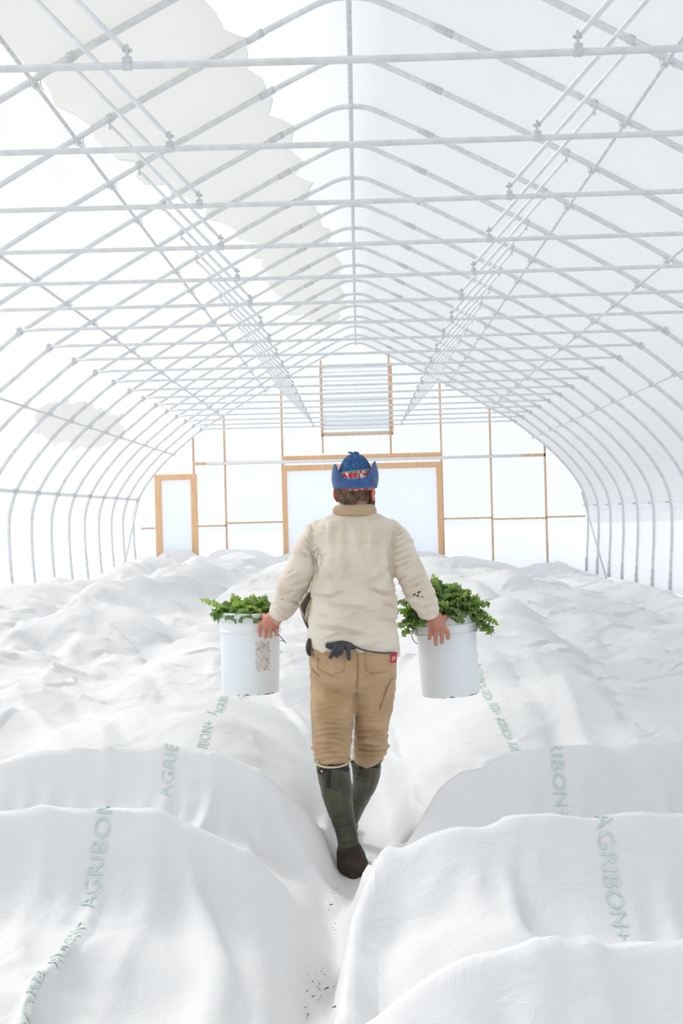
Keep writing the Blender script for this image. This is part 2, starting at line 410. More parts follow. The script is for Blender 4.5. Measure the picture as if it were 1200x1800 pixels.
def collider(x,y):
    H=hull(x,y); d=x-pathx(y)
    g=np.zeros_like(x)
    for L,s in ((HOOPS_L,-1),(HOOPS_R,1)):
        m=np.where(d*s>0,1.,0.)
        for i,(c,k,xs) in enumerate(L):
            cc=c+.06*np.sin(x*2.1+i)
            mm=m*(sm(xs,xs+.5,np.abs(d)) if xs else 1)
            g=np.maximum(g,mm*k*np.exp(-((y-cc)/.05)**4)*(1-.12*sm(1.2,2.6,np.abs(d))*vnoise(x*1.5,y*0+c*5,4)))
    far=sm(5.5,6.6,y)
    crops=(.42+.14*vnoise(x*3.1,y*3.1,5))*(1-far)+far*(.76+.22*vnoise(x*.9,y*.75,15)+.13*vnoise(x*2.6,y*2.2,25))
    return np.maximum(H*np.maximum(g,crops)-.01,0.012)
def sim(X0,X1,Y0,Y1,dx,iters,P=None,slack=(1.045,1.06),seed=1,pin=False):
    nx=int(round((X1-X0)/dx))+1; ny=int(round((Y1-Y0)/dx))+1
    gx,gy=np.meshgrid(np.linspace(X0,X1,nx),np.linspace(Y0,Y1,ny))
    hz=hull(gx,gy)
    S=np.stack([gx,gy,hz],-1)
    rng=np.random.RandomState(seed)
    if P is None:
        P=S.copy(); P[...,2]+=.02+.03*vnoise(gx*4,gy*4,3)
    Q=P.copy()
    if pin: B0=(P[0].copy(),P[-1].copy(),P[:,0].copy(),P[:,-1].copy())
    else: B0=(S[0],S[-1],S[:,0],S[:,-1])
    sl=lambda a,b,k: np.linalg.norm(a-b,axis=-1)*k
    sxn=slack[0]+.02*vnoise(gx*1.3,gy*1.3,8); syn=slack[1]+.02*vnoise(gx*1.1,gy*1.7,9)
    rx=sl(S[:,1:],S[:,:-1],sxn[:,1:]); ry=sl(S[1:],S[:-1],syn[1:])
    rd1=np.sqrt(.5*(rx[1:]**2+rx[:-1]**2)+.5*(ry[:,1:]**2+ry[:,:-1]**2)); rd2=rd1
    rx2=rx[:,1:]+rx[:,:-1]; ry2=ry[1:]+ry[:-1]
    def con(A,B,r,k,kc):
        D=B-A; L=np.sqrt((D**2).sum(-1)); e=(L-r)/np.maximum(L,1e-6)
        e=np.where(e>0,e*k,e*kc)*.5
        D*=e[...,None]; A+=D; B-=D
    for it in range(iters):
        V=(P-Q)*.9; Q=P.copy(); P=P+V; P[...,2]-=.0016*(dx/.04)
        for sub in range(3):
            for o in (0,1):
                con(P[:,o:-1:2],P[:,o+1::2],rx[:,o::2],1,1)
                con(P[o:-1:2],P[o+1::2],ry[o::2],1,1)
            for o in (0,1):
                con(P[o:-1:2,:-1],P[o+1::2,1:],rd1[o::2],.6,.3)
                con(P[o:-1:2,1:],P[o+1::2,:-1],rd2[o::2],.6,.3)
            for o in (0,1,2,3):
                a=P[:,o:-2:4];b=P[:,o+2::4];n=min(a.shape[1],b.shape[1]); con(a[:,:n],b[:,:n],rx2[:,o::4][:,:n],0,.16)
                a=P[o:-2:4];b=P[o+2::4];n=min(a.shape[0],b.shape[0]); con(a[:n],b[:n],ry2[o::4][:n],0,.16)
            c=collider(P[...,0],P[...,1])
            low=P[...,2]<c
            P[...,2]=np.where(low,c,P[...,2])
            # friction
            P[...,:2]=np.where(low[...,None],P[...,:2]*.5+Q[...,:2]*.5,P[...,:2])
            P[0]=B0[0];P[-1]=B0[1];P[:,0]=B0[2];P[:,-1]=B0[3]
    return P
def up(P):
    ny,nx=P.shape[:2]
    A=np.empty((ny,2*nx-1,3));A[:,::2]=P;A[:,1::2]=(P[:,1:]+P[:,:-1])/2
    B=np.empty((2*ny-1,2*nx-1,3));B[::2]=A;B[1::2]=(A[1:]+A[:-1])/2
    return B
def make_cloth():
    t=time.time()
    X,YA,YB=4.64,0.56,27.28
    C=sim(-X,X,YA,YB,.08,110)   # ny=335 nx=117
    print('coarse',time.time()-t,C.shape)
    # near block
    i0,i1=20,96; j0,j1=11,111   # x -3.04..3.04, y 1.44..9.44
    N=up(C[j0:j1+1,i0:i1+1]); x0=-X+i0*.08;x1=-X+i1*.08;y0=YA+j0*.08;y1=YA+j1*.08
    N=sim(x0,x1,y0,y1,.04,80,N,pin=True); print('mid',time.time()-t)
    N=up(N); N=sim(x0,x1,y0,y1,.02,36,N,pin=True); print('fine',time.time()-t,N.shape)
    # far block
    Fb=up(C[j1:,:]); Fb=sim(-X,X,YA+j1*.08,YB,.04,25,Fb,pin=True); print('far',time.time()-t,Fb.shape)
    return C,N,Fb
C_,N_,F_B=make_cloth()
FAB, n_, l_, b_ = new_mat('row_cover_fabric')
b_.inputs['Base Color'].default_value = (.93, .93, .932, 1); b_.inputs['Roughness'].default_value = .75
_tc = n_.new('ShaderNodeTexCoord'); _n1 = n_.new('ShaderNodeTexNoise'); _n1.inputs['Scale'].default_value = 7; _n1.inputs['Detail'].default_value = 7; _n1.inputs['Distortion'].default_value = 1.2; _n1.inputs['Roughness'].default_value = .6
l_.new(_tc.outputs['Object'], _n1.inputs['Vector'])
_bp = n_.new('ShaderNodeBump'); _bp.inputs['Strength'].default_value = .5; _bp.inputs['Distance'].default_value = .02
l_.new(_n1.outputs[0], _bp.inputs['Height']); l_.new(_bp.outputs[0], b_.inputs['Normal'])
_tl = n_.new('ShaderNodeBsdfTranslucent'); _tl.inputs[0].default_value = (.93, .93, .93, 1); _mx = n_.new('ShaderNodeMixShader'); _mx.inputs[0].default_value = .22
l_.new(b_.outputs[0], _mx.inputs[1]); l_.new(_tl.outputs[0], _mx.inputs[2]); l_.new(_mx.outputs[0], n_['Material Output'].inputs['Surface'])
def crinkle(P, bounds):
    ny, nx = P.shape[:2]; gx, gy = np.meshgrid(np.linspace(bounds[0], bounds[1], nx), np.linspace(bounds[2], bounds[3], ny))
    dd = gx - pathx(gy); wq = 1 - sm(.16, .42, np.abs(dd)); P = P.copy()
    P[..., 0] += (gx - P[..., 0]) * wq; P[..., 1] += (gy - P[..., 1]) * wq
    x, y = P[..., 0], P[..., 1]
    w = vnoise(x * 2.2, y * 2.2, 61) ; w2 = vnoise(x * 1.3 + 5, y * 1.3, 62)
    r1 = 1 - np.abs(vnoise((x * .9 + y * .35) * 4.2 + w * 1.6, (y * .9 - x * .35) * 1.5 + w2, 63)) ; r2 = 1 - np.abs(vnoise((x * .8 - y * .6) * 6.5 + w2 * 1.5, (y * .8 + x * .6) * 2.2 + w, 64))
    m = .35 + .65 * np.clip(w * 1.5 + .3, 0, 1)
    amp = .017 + .009 * sm(8.5, 12, y)
    Q = P.copy(); Q[..., 2] += amp * m * (r1 ** 5 * 1.1 + r2 ** 6 * .8)
    # the trodden path stays clear between the two beds
    d = x - pathx(y) + .02 * vnoise(y * 2.5, y * 0, 77); st = sm(5.05, 5.4, y) * (1 - .6 * sm(6.5, 8, y))
    a0 = np.where(d < 0, .085 + .04 * st, -.09 + .21 * st); cap = .013 + 2.4 * np.maximum(0, np.abs(d) - a0) * (d < 0) + 2.4 * np.maximum(0, d - a0) * (d >= 0) + (np.exp(-((y - 4.7) / .45) ** 2) * np.maximum(0, d + .10) * 1.6 * (d < 0)) + .01 * np.abs(vnoise(x * 9, y * 5, 78))
    k = .03; h = np.clip(.5 + .5 * (cap - Q[..., 2]) / k, 0, 1); Q[..., 2] = np.where(np.abs(d) < .5, np.maximum(cap * (1 - h) + Q[..., 2] * h - k * h * (1 - h), .006), Q[..., 2]); 
    e = np.abs(dd) < .5
    for _ in range(3):
        Z = Q[..., 2]; A = Z.copy(); A[1:-1, 1:-1] = (Z[1:-1, 1:-1] * 2 + Z[:-2, 1:-1] + Z[2:, 1:-1] + Z[1:-1, :-2] + Z[1:-1, 2:]) / 6; Q[..., 2] = np.where(e, A, Z)
    return Q
def grids(name, parts, label):
    """parts of one sheet, joined in one mesh"""
    v = []; f = []; k = 0
    for P in parts:
        ny, nx = P.shape[:2]; v.append(P.reshape(-1, 3))
        idx = np.arange(ny * nx).reshape(ny, nx) + k
        f.append(np.stack([idx[:-1, :-1], idx[:-1, 1:], idx[1:, 1:], idx[1:, :-1]], -1).reshape(-1, 4)); k += ny * nx
    v = np.concatenate(v); f = np.concatenate(f)
    me = bpy.data.meshes.new(name); me.vertices.add(len(v)); me.vertices.foreach_set('co', v.reshape(-1))
    me.loops.add(len(f) * 4); me.loops.foreach_set('vertex_index', f.reshape(-1)); me.polygons.add(len(f))
    me.polygons.foreach_set('loop_start', np.arange(0, len(f) * 4, 4)); me.update(calc_edges=True); me.validate()
    me.polygons.foreach_set('use_smooth', [True] * len(f)); me.materials.append(FAB)
    o = bpy.data.objects.new(name, me); COL.objects.link(o); return tag(o, label, 'row cover')
def on_plane(px, py, z):
    d = U(px, py, 5) - CAM; t = (z - CAM.z) / d.z; q = CAM + d * t; return q.x, q.y
FOLDS = [  # long soft tension folds pulled off the hoops: (points seen in the photograph, height, width m, rise m)
    ([(322, 1412), (260, 1500), (190, 1590), (118, 1690)], .5, .045, .035), ([(300, 1440), (225, 1560), (150, 1640)], .5, .04, -.018), ([(262, 1700), (240, 1730), (200, 1745)], .4, .03, .022), ([(220, 1660), (245, 1625)], .45, .03, .016),
    ([(415, 1420), (430, 1480), (470, 1640), (470, 1790)], .4, .03, .022), ([(455, 1440), (505, 1600), (520, 1790)], .25, .03, .020), ([(440, 1345), (432, 1395)], .55, .03, .022), ([(130, 1560), (60, 1620), (0, 1640)], .5, .05, .02), ([(215, 1520), (100, 1575), (10, 1600)], .5, .03, .014),
    ([(175, 1400), (240, 1360), (330, 1320)], .55, .05, .02), ([(350, 1760), (360, 1660), (375, 1600)], .45, .03, .012), ([(60, 1480), (100, 1380), (150, 1330)], .55, .04, .014),
    ([(760, 1445), (900, 1480), (1040, 1530), (1200, 1600)], .5, .05, -.028), ([(740, 1462), (880, 1510), (1040, 1570), (1190, 1640)], .5, .06, .022), ([(860, 1415), (960, 1440), (1080, 1480)], .5, .05, -.02), ([(1020, 1330), (1080, 1390), (1130, 1440)], .55, .05, .024), ([(1100, 1330), (1200, 1430)], .5, .05, -.022),
    ([(940, 1350), (990, 1400), (1010, 1440)], .5, .04, -.014), ([(780, 1335), (900, 1370), (1000, 1410)], .5, .05, -.022), ([(900, 1670), (960, 1730), (1010, 1790)], .5, .03, .016), ([(1000, 1680), (1060, 1740), (1110, 1790)], .5, .03, .018), ([(700, 1520), (720, 1600), (760, 1700)], .4, .06, .01), ([(1040, 1700), (1200, 1780)], .5, .06, -.03),
    ([(870, 1130), (960, 1200), (1060, 1280), (1150, 1350)], .6, .07, -.045), ([(905, 1120), (1000, 1190), (1100, 1290), (1200, 1360)], .6, .06, .035), ([(960, 1150), (990, 1230), (1030, 1290)], .6, .05, -.03), ([(1020, 1040), (1090, 1100), (1160, 1130)], .6, .10, -.05), ([(930, 1075), (1010, 1110), (1100, 1190), (1200, 1240)], .6, .09, -.045),
    ([(20, 1180), (80, 1230), (135, 1290)], .6, .05, .03), ([(100, 1165), (180, 1230), (255, 1290)], .6, .06, -.03), ([(0, 1120), (60, 1090), (150, 1060), (260, 1020)], .65, .09, .05), ([(0, 1200), (60, 1175), (130, 1120), (200, 1080)], .6, .08, .045), ([(470, 1230), (530, 1290), (560, 1320)], .3, .035, .028), ([(480, 1260), (545, 1330)], .3, .03, -.02),
    ([(200, 1120), (290, 1180), (350, 1200)], .6, .06, -.025), ([(300, 1040), (360, 1090), (380, 1150)], .65, .07, .03)]
def add_folds(P):
    x, y = P[..., 0], P[..., 1]; dz = np.zeros_like(x)
    for pts, z, w, amp in FOLDS:
        q = [on_plane(a_, b2, z) for a_, b2 in pts]; best = np.full(x.shape, 9.0); tt = np.zeros_like(x); n = len(q) - 1
        for i in range(n):
            (x0, y0), (x1, y1) = q[i], q[i + 1]; dx, dy = x1 - x0, y1 - y0; t = np.clip(((x - x0) * dx + (y - y0) * dy) / (dx * dx + dy * dy), 0, 1); s_ = np.hypot(x - x0 - t * dx, y - y0 - t * dy)
            m = s_ < best; best = np.where(m, s_, best); tt = np.where(m, (i + t) / n, tt)
        dz += amp * np.exp(-np.abs(best / w) ** 1.5) * np.sin(np.pi * (.08 + .84 * tt))
    P[..., 2] = np.maximum(P[..., 2] + dz, .01); return P
N2 = add_folds(crinkle(N_, (-3.04, 3.04, 1.44, 9.44))); F2 = add_folds(crinkle(F_B, (-4.64, 4.64, 9.44, 27.28))); C2 = crinkle(C_, (-4.64, 4.64, .56, 27.28))
cn, cf = N2.shape[1] // 2, F2.shape[1] // 2
def lift(P, d): Q = P.copy(); Q[..., 2] += d; return Q
cn1 = cn; cf1 = cf
sheet_l = grids('row_cover', [N2[:, :cn1 + 1], F2[:, :cf1 + 1], C2[:112, :21], C2[:12, 20:59]], 'white crumpled row cover sheet draped over the bed left of the path')
sheet_r = grids('row_cover', [N2[:, cn1:], F2[:, cf1:], C2[:112, 96:], C2[:12, 58:97]], 'white crumpled row cover sheet draped over the bed right of the path')
INK = noise_mat('pale_green_ink', (.50, .62, .56), (.64, .74, .69), scale=40, rough=.8)
def printed(u0, v_start, v_end, direction, parent, P=N2, x0=-3.04, y0=1.44, h=.02, pitch=.425):
    fc = bpy.data.curves.new('lettering', 'FONT'); fc.body = 'AGRIBON+'; fc.size = .073; fc.resolution_u = 3
    to = bpy.data.objects.new('lettering', fc); COL.objects.link(to); dg = bpy.context.evaluated_depsgraph_get(); dg.update()
    me = bpy.data.meshes.new_from_object(to.evaluated_get(dg)); bpy.data.objects.remove(to)
    bm = bmesh.new(); bm.from_mesh(me)
    for k in range(4):
        es = [e for e in bm.edges if e.calc_length() > .012]
        if not es: break
        bmesh.ops.subdivide_edges(bm, edges=es, cuts=1); bmesh.ops.triangulate(bm, faces=bm.faces)
    bv = [v.co.copy() for v in bm.verts]; bf = [tuple(v.index for v in f.verts) for f in bm.faces]; bm.free()
    ny, nx = P.shape[:2]; s = v_start
    while s < v_end:
        V = []
        for c in bv:
            if direction > 0: uu, vv = u0 - c.y, s + c.x
            else: uu, vv = u0 + c.y, s - c.x + .39
            i = (uu - x0) / h; j = (vv - y0) / h; i0 = min(max(int(i), 0), nx - 2); j0 = min(max(int(j), 0), ny - 2); a_, b2 = i - i0, j - j0
            p = (P[j0, i0] * (1 - a_) + P[j0, i0 + 1] * a_) * (1 - b2) + (P[j0 + 1, i0] * (1 - a_) + P[j0 + 1, i0 + 1] * a_) * b2
            nn = np.cross(P[j0, i0 + 1] - P[j0, i0], P[j0 + 1, i0] - P[j0, i0]); nn = nn / (np.linalg.norm(nn) + 1e-9)
            V.append(p + nn * .0035)
        o = mesh_obj('printed_word', V, bf, INK, parent); tag(o, 'pale green printed word'); s += pitch
printed(-.78, 2.3, 8.8, 1, sheet_l); printed(.71, 2.6, 8.8, -1, sheet_r)
# bits of leaf and soil lying on the cloth in the path
DIRT = noise_mat('dry_leaf_bits', (.05, .04, .03), (.16, .12, .08), scale=50, rough=.9)
def cloth_hit(px, py):
    d = (U(px, py, 6) - CAM).normalized(); r = BCL.ray_cast(CAM, d); return r[0], r[1]
from mathutils.bvhtree import BVHTree
_v = [Vector(p) for p in N2[:220, 90:220].reshape(-1, 3)]; _nx = 130
BCL = BVHTree.FromPolygons(_v, [(j * _nx + i, j * _nx + i + 1, (j + 1) * _nx + i + 1, (j + 1) * _nx + i) for j in range(219) for i in range(_nx - 1)])
rd = random.Random(4)
for px, py, sz, lb in ((574, 1743, .009, 'largest curled dry leaf scrap lying on the white path cloth'), (589, 1776, .008, 'small dry leaf scrap right of the path centre near the bottom edge'), (541, 1790, .006, 'small dark scrap of leaf nearest the bottom edge on the left of the path'), (550, 1757, .005, 'small dark scrap just left of the largest dry leaf scrap'), (582, 1595, .007, 'thin dry stem scrap on the path cloth below the boot')):
    p, nn = cloth_hit(px, py)
    if p is None: continue
    v = []; 
    for i in range(5):
        for j in (-1, 0, 1): v.append(Vector(((i - 2) * sz * .5, j * sz * .35 * (1 - abs(i - 2) / 2.6), .002 + abs(j) * .003 + .001 * i)))
    f = [(i * 3 + j, i * 3 + j + 1, (i + 1) * 3 + j + 1, (i + 1) * 3 + j) for i in range(4) for j in (0, 1)]
    o = mesh_obj('leaf_scrap', v, f, DIRT, loc=p + Vector((0, 0, .005))); o.rotation_euler = (.2, .1, rd.uniform(0, 3)); s_ = o.modifiers.new('t', 'SOLIDIFY'); s_.thickness = .0015; tag(o, lb, 'leaf scrap', 'leaf scraps on the path')
m = MB()
for i in range(46):
    px, py = rd.choice([(rd.gauss(541, 2.5), rd.uniform(1690, 1795)), (rd.gauss(560, 10), rd.uniform(1700, 1790)), (rd.gauss(585, 5), rd.uniform(1560, 1640))])
    p, nn = cloth_hit(px, py)
    if p is None: continue
    r = rd.uniform(.0012, .003); ellipsoid_pts = [(r, 0, 0), (-r, 0, 0), (0, r * .8, 0), (0, -r, 0), (0, 0, r), (0, 0, -r * .6)]
    m.add([p + Vector((0, 0, .0055)) + Vector(q) for q in ellipsoid_pts], [(0, 2, 4), (2, 1, 4), (1, 3, 4), (3, 0, 4), (2, 0, 5), (1, 2, 5), (3, 1, 5), (0, 3, 5)])
o = m.obj('soil_crumbs', DIRT); tag(o, 'scattered dark soil crumbs along the white path cloth', 'soil', kind='stuff')

# ------------------------------------------------------------------ the person
def catmull(K, n):
    K = [np.array(k, float) for k in K]; out = []
    for i in range(len(K) - 1):
        p0 = K[max(i - 1, 0)]; p1 = K[i]; p2 = K[i + 1]; p3 = K[min(i + 2, len(K) - 1)]
        for k in range(n):
            t = k / n
            out.append(.5 * (2 * p1 + (p2 - p0) * t + (2 * p0 - 5 * p1 + 4 * p2 - p3) * t * t + (3 * p1 - p0 - 3 * p2 + p3) * t ** 3))
    out.append(K[-1]); return out
def limb(mb, keys, n=5, seg=18, flat=1.0):
    """keys: (px, py, Y, radius in px) -> tapered tube"""
    P = []; R = []
    for k in catmull(keys, n):
        P.append(U(k[0], k[1], k[2])); R.append(max(.002, k[3] * k[2] / F_PX))
    # rounded ends
    d0 = (P[0] - P[1]).normalized(); d1 = (P[-1] - P[-2]).normalized()
    P = [P[0] + d0 * R[0] * .45, P[0] + d0 * R[0] * .3] + P + [P[-1] + d1 * R[-1] * .3, P[-1] + d1 * R[-1] * .45]
    R = [R[0] * .35, R[0] * .8] + R + [R[-1] * .8, R[-1] * .35]
    mb.tube(P, R, seg, flat=flat)
def slices(mb, keys, n=4, seg=32, ex=2.3):
    """keys: (pxl, pxr, py, Y, half depth m) -> stack of horizontal super-ellipses"""
    K = catmull(keys, n); v = []; f = []
    for k in K:
        a = U(k[0], k[2], k[3]); b = U(k[1], k[2], k[3]); c = (a + b) / 2; hw = (b.x - a.x) / 2
        for j in range(seg):
            g = 2 * math.pi * j / seg; cg, sg = math.cos(g), math.sin(g)
            v.append((c.x + hw * math.copysign(abs(cg) ** (2 / ex), cg), c.y + k[4] * math.copysign(abs(sg) ** (2 / ex), sg), c.z))
    m = len(K)
    for i in range(m - 1):
        for j in range(seg): f.append((i * seg + j, (i + 1) * seg + j, (i + 1) * seg + (j + 1) % seg, i * seg + (j + 1) % seg))
    f += [tuple(range(seg)), tuple(range((m - 1) * seg, m * seg))[::-1]]
    mb.add(v, f)
def ellipsoid(mb, c, r, rot=None, n=16):
    v = []; f = []
    for i in range(n + 1):
        th = math.pi * i / n
        for j in range(2 * n):
            ph = math.pi * j / n
            q = Vector((r[0] * math.sin(th) * math.cos(ph), r[1] * math.sin(th) * math.sin(ph), r[2] * math.cos(th)))
            if rot: q = rot @ q
            v.append(Vector(c) + q)
    for i in range(n):
        for j in range(2 * n): f.append((i * 2 * n + j, (i + 1) * 2 * n + j, (i + 1) * 2 * n + (j + 1) % (2 * n), i * 2 * n + (j + 1) % (2 * n)))
    mb.add(v, f)
def remesh(mb, name, voxel, mat, smooth=3, parent=None, factor=.5):
    o = mesh_obj(name, mb.v, mb.f, mat)
    m = o.modifiers.new('r', 'REMESH'); m.mode = 'VOXEL'; m.voxel_size = voxel; m.use_smooth_shade = True
    if smooth: s = o.modifiers.new('s', 'SMOOTH'); s.iterations = smooth; s.factor = factor
    dg = bpy.context.evaluated_depsgraph_get(); dg.update()
    me = bpy.data.meshes.new_from_object(o.evaluated_get(dg)); o.modifiers.clear(); old = o.data; o.data = me; bpy.data.meshes.remove(old)
    me.name = name
    if not me.materials: me.materials.append(mat)
    me.polygons.foreach_set('use_smooth', [True] * len(me.polygons))
    if parent: o.parent = parent
    return o
def get_co(o):
    n = len(o.data.vertices); a = np.empty(n * 3); o.data.vertices.foreach_get('co', a); b = np.empty(n * 3); o.data.vertices.foreach_get('normal', b)
    return a.reshape(-1, 3), b.reshape(-1, 3)
def set_co(o, a): o.data.vertices.foreach_set('co', a.reshape(-1)); o.data.update()
R_, U_, F_ = np.array(AX_R), np.array(AX_U), np.array(AX_F)
def project(a):
    d = a - np.array(CAM); w = d @ F_
    return 600 + F_PX * (d @ R_) / w, 900 - F_PX * (d @ U_) / w
def folds(o, L, noise_amp=0.0, nscale=9.0, seed=0, anis=(1, 1, 2.2), gain=1.0):
    """sew creases into a garment: each fold runs along a polyline; positive raises cloth, negative sinks it"""
    a, nrm = get_co(o); px, py = project(a); disp = np.zeros(len(a))
    for pts, w, amp in L:
        best = np.full(len(a), 1e9); tt = np.zeros(len(a)); n = len(pts) - 1
        for i in range(n):
            x0, y0 = pts[i]; x1, y1 = pts[i + 1]; dx, dy = x1 - x0, y1 - y0
            t = np.clip(((px - x0) * dx + (py - y0) * dy) / (dx * dx + dy * dy), 0, 1)
            d = np.hypot(px - x0 - t * dx, py - y0 - t * dy); m = d < best
            best = np.where(m, d, best); tt = np.where(m, (i + t) / n, tt)
        g = np.exp(-(best / w) ** 2) * (.25 + .75 * np.sin(np.pi * np.clip(tt * .9 + .05, 0, 1)))
        disp += gain * amp * g
    if noise_amp:
        q = a * np.array(anis) * nscale
        w1 = vnoise(q[:, 0] + seed, q[:, 2] + q[:, 1], seed) ; w2 = vnoise(q[:, 0] * 1.1 + 9 + w1 * .8, q[:, 2] * 1.6 - q[:, 1] + w1, seed + 1)
        disp += noise_amp * (1 - 2 * np.abs(w2)) + noise_amp * .5 * w1
    set_co(o, a + nrm * np.clip(disp, -.013, .016)[:, None])
def cloth_mat(name, c1, c2, weave=500, rough=.9, bump=.25, scale=6, lo=.35, hi=.65):
    m = noise_mat(name, c1, c2, scale=scale, rough=rough, bump=bump, bscale=weave, bdist=.002, lo=lo, hi=hi)
    b = m.node_tree.nodes['Principled BSDF']
    b.inputs['Sheen Weight'].default_value = .25
    return m
SWEATER = cloth_mat('cream_canvas', (.68, .585, .47), (.80, .72, .61), scale=7)
COLLAR = cloth_mat('tan_rib_knit', (.42, .30, .17), (.52, .39, .24), weave=220, bump=.5)
TROUSER = cloth_mat('tan_duck_canvas', (.44, .285, .145), (.56, .375, .21), scale=8)
BLUE = cloth_mat('blue_wool', (.018, .065, .20), (.04, .115, .31), weave=260, bump=.5, scale=24)
DARKB = cloth_mat('dark_leather', (.035, .022, .015), (.07, .045, .03), rough=.6)
BLACK = cloth_mat('black_rubberised', (.012, .013, .016), (.04, .042, .048), rough=.55)
HAIR = noise_mat('short_brown_hair', (.05, .03, .018), (.17, .105, .065), scale=60, rough=.8, bump=.7, bscale=170, stretch=(1, 1, .3), bdist=.004)
BEARD = noise_mat('beard', (.035, .02, .012), (.10, .06, .035), scale=90, rough=.85, bump=.8, bscale=160)
BOOT, n_, l_, b_ = new_mat('olive_rubber')
_tc = n_.new('ShaderNodeTexCoord'); _no = n_.new('ShaderNodeTexNoise'); _no.inputs['Scale'].default_value = 9; _no.inputs['Detail'].default_value = 5
l_.new(_tc.outputs['Object'], _no.inputs['Vector']); _r = n_.new('ShaderNodeValToRGB')
_r.color_ramp.elements[0].position = .38; _r.color_ramp.elements[0].color = (.035, .042, .024, 1); _r.color_ramp.elements[1].position = .68; _r.color_ramp.elements[1].color = (.10, .088, .05, 1)
l_.new(_no.outputs[0], _r.inputs[0]); l_.new(_r.outputs[0], b_.inputs['Base Color']); b_.inputs['Roughness'].default_value = .42
MUD = noise_mat('muddy_rubber', (.018, .011, .007), (.055, .032, .02), scale=14, rough=.7, bump=.5, bscale=50)
CREAM = noise_mat('cream_lining', (.62, .52, .30), (.70, .60, .38), rough=.8)
SKIN, n_, l_, b_ = new_mat('skin')
_at = n_.new('ShaderNodeAttribute'); _at.attribute_name = 'skin_tone_ear_glow'; l_.new(_at.outputs['Color'], b_.inputs['Base Color'])
_no = n_.new('ShaderNodeTexNoise'); _no.inputs['Scale'].default_value = 120; _bp = n_.new('ShaderNodeBump'); _bp.inputs['Strength'].default_value = .2; _bp.inputs['Distance'].default_value = .002
l_.new(_no.outputs[0], _bp.inputs['Height']); l_.new(_bp.outputs[0], b_.inputs['Normal'])
b_.inputs['Roughness'].default_value = .5; b_.inputs['Subsurface Weight'].default_value = .15; b_.inputs['Subsurface Radius'].default_value = (.02, .008, .004); b_.inputs['Subsurface Scale'].default_value = .4

YP = 5.6
def hand(mb, wrist, palm, knuckles, fingers, thumb):
    limb(mb, [wrist, palm[0]] + palm[1:], 4, 16)
    for kn, fg in zip(knuckles, fingers): limb(mb, [palm[0][:3] + (6,), kn] + fg, 3, 10)
    limb(mb, thumb, 3, 10)
bm_ = MB()
HC = U(623, 858, 5.545)
headrot = Matrix.Rotation(math.radians(-24), 3, 'Z')
def H(x, y, z): return HC + headrot @ Vector((x, y, z))
ellipsoid(bm_, HC + Vector((0, 0, .01)), (.075, .090, .098), headrot)
ellipsoid(bm_, H(0, .02, -.055), (.060, .078, .07), headrot)
ellipsoid(bm_, H(0, .075, -.085), (.034, .03, .03), headrot)      # chin
ellipsoid(bm_, H(0, .104, -.015), (.013, .022, .018), headrot); ellipsoid(bm_, H(0, .098, .01), (.009, .014, .03), headrot)   # nose
ellipsoid(bm_, H(0, .095, -.052), (.026, .010, .007), headrot); ellipsoid(bm_, H(0, .094, -.062), (.022, .010, .007), headrot)   # lips
ellipsoid(bm_, H(0, .088, .035), (.05, .014, .010), headrot)      # brow
for s in (-1, 1):
    er = headrot @ Matrix.Rotation(s * math.radians(28), 3, 'Z')
    ellipsoid(bm_, H(s * .083, -.004, -.022), (.007, .019, .032), er)
    ellipsoid(bm_, H(s * .083, .004, -.047), (.007, .010, .012), er)
    ellipsoid(bm_, H(s * .042, .072, -.02), (.022, .018, .022), headrot)
limb(bm_, [(622, 872, 5.55, 24), (621, 890, 5.55, 25), (620, 912, 5.57, 30), (620, 930, 5.6, 40)], 4, 20)
slices(bm_, [(588, 656, 905, 5.59, .07), (572, 675, 925, 5.6, .09), (562, 682, 950, 5.6, .10), (562, 684, 1000, 5.6, .11), (556, 690, 1060, 5.6, .12), (552, 688, 1110, 5.6, .125), (552, 690, 1150, 5.6, .12), (556, 686, 1190, 5.6, .11)])
limb(bm_, [(580, 945, 5.6, 12), (550, 962, 5.6, 11), (531, 992, 5.6, 12), (515, 1025, 5.62, 15), (503, 1055, 5.68, 14), (490, 1080, 5.73, 12.5)])
limb(bm_, [(668, 945, 5.6, 12), (698, 962, 5.6, 11), (713, 992, 5.6, 12), (728, 1025, 5.62, 16), (743, 1055, 5.68, 14), (757, 1082, 5.72, 12.5)])
limb(bm_, [(590, 1190, 5.6, 30), (586, 1250, 5.62, 28), (584, 1310, 5.64, 22), (592, 1380, 5.64, 19), (604, 1450, 5.63, 15), (614, 1505, 5.63, 13), (619, 1524, 5.63, 12)])
limb(bm_, [(652, 1190, 5.6, 30), (655, 1250, 5.68, 28), (650, 1310, 5.80, 22), (640, 1370, 5.95, 18), (620, 1425, 6.10, 14), (606, 1452, 6.17, 12)])
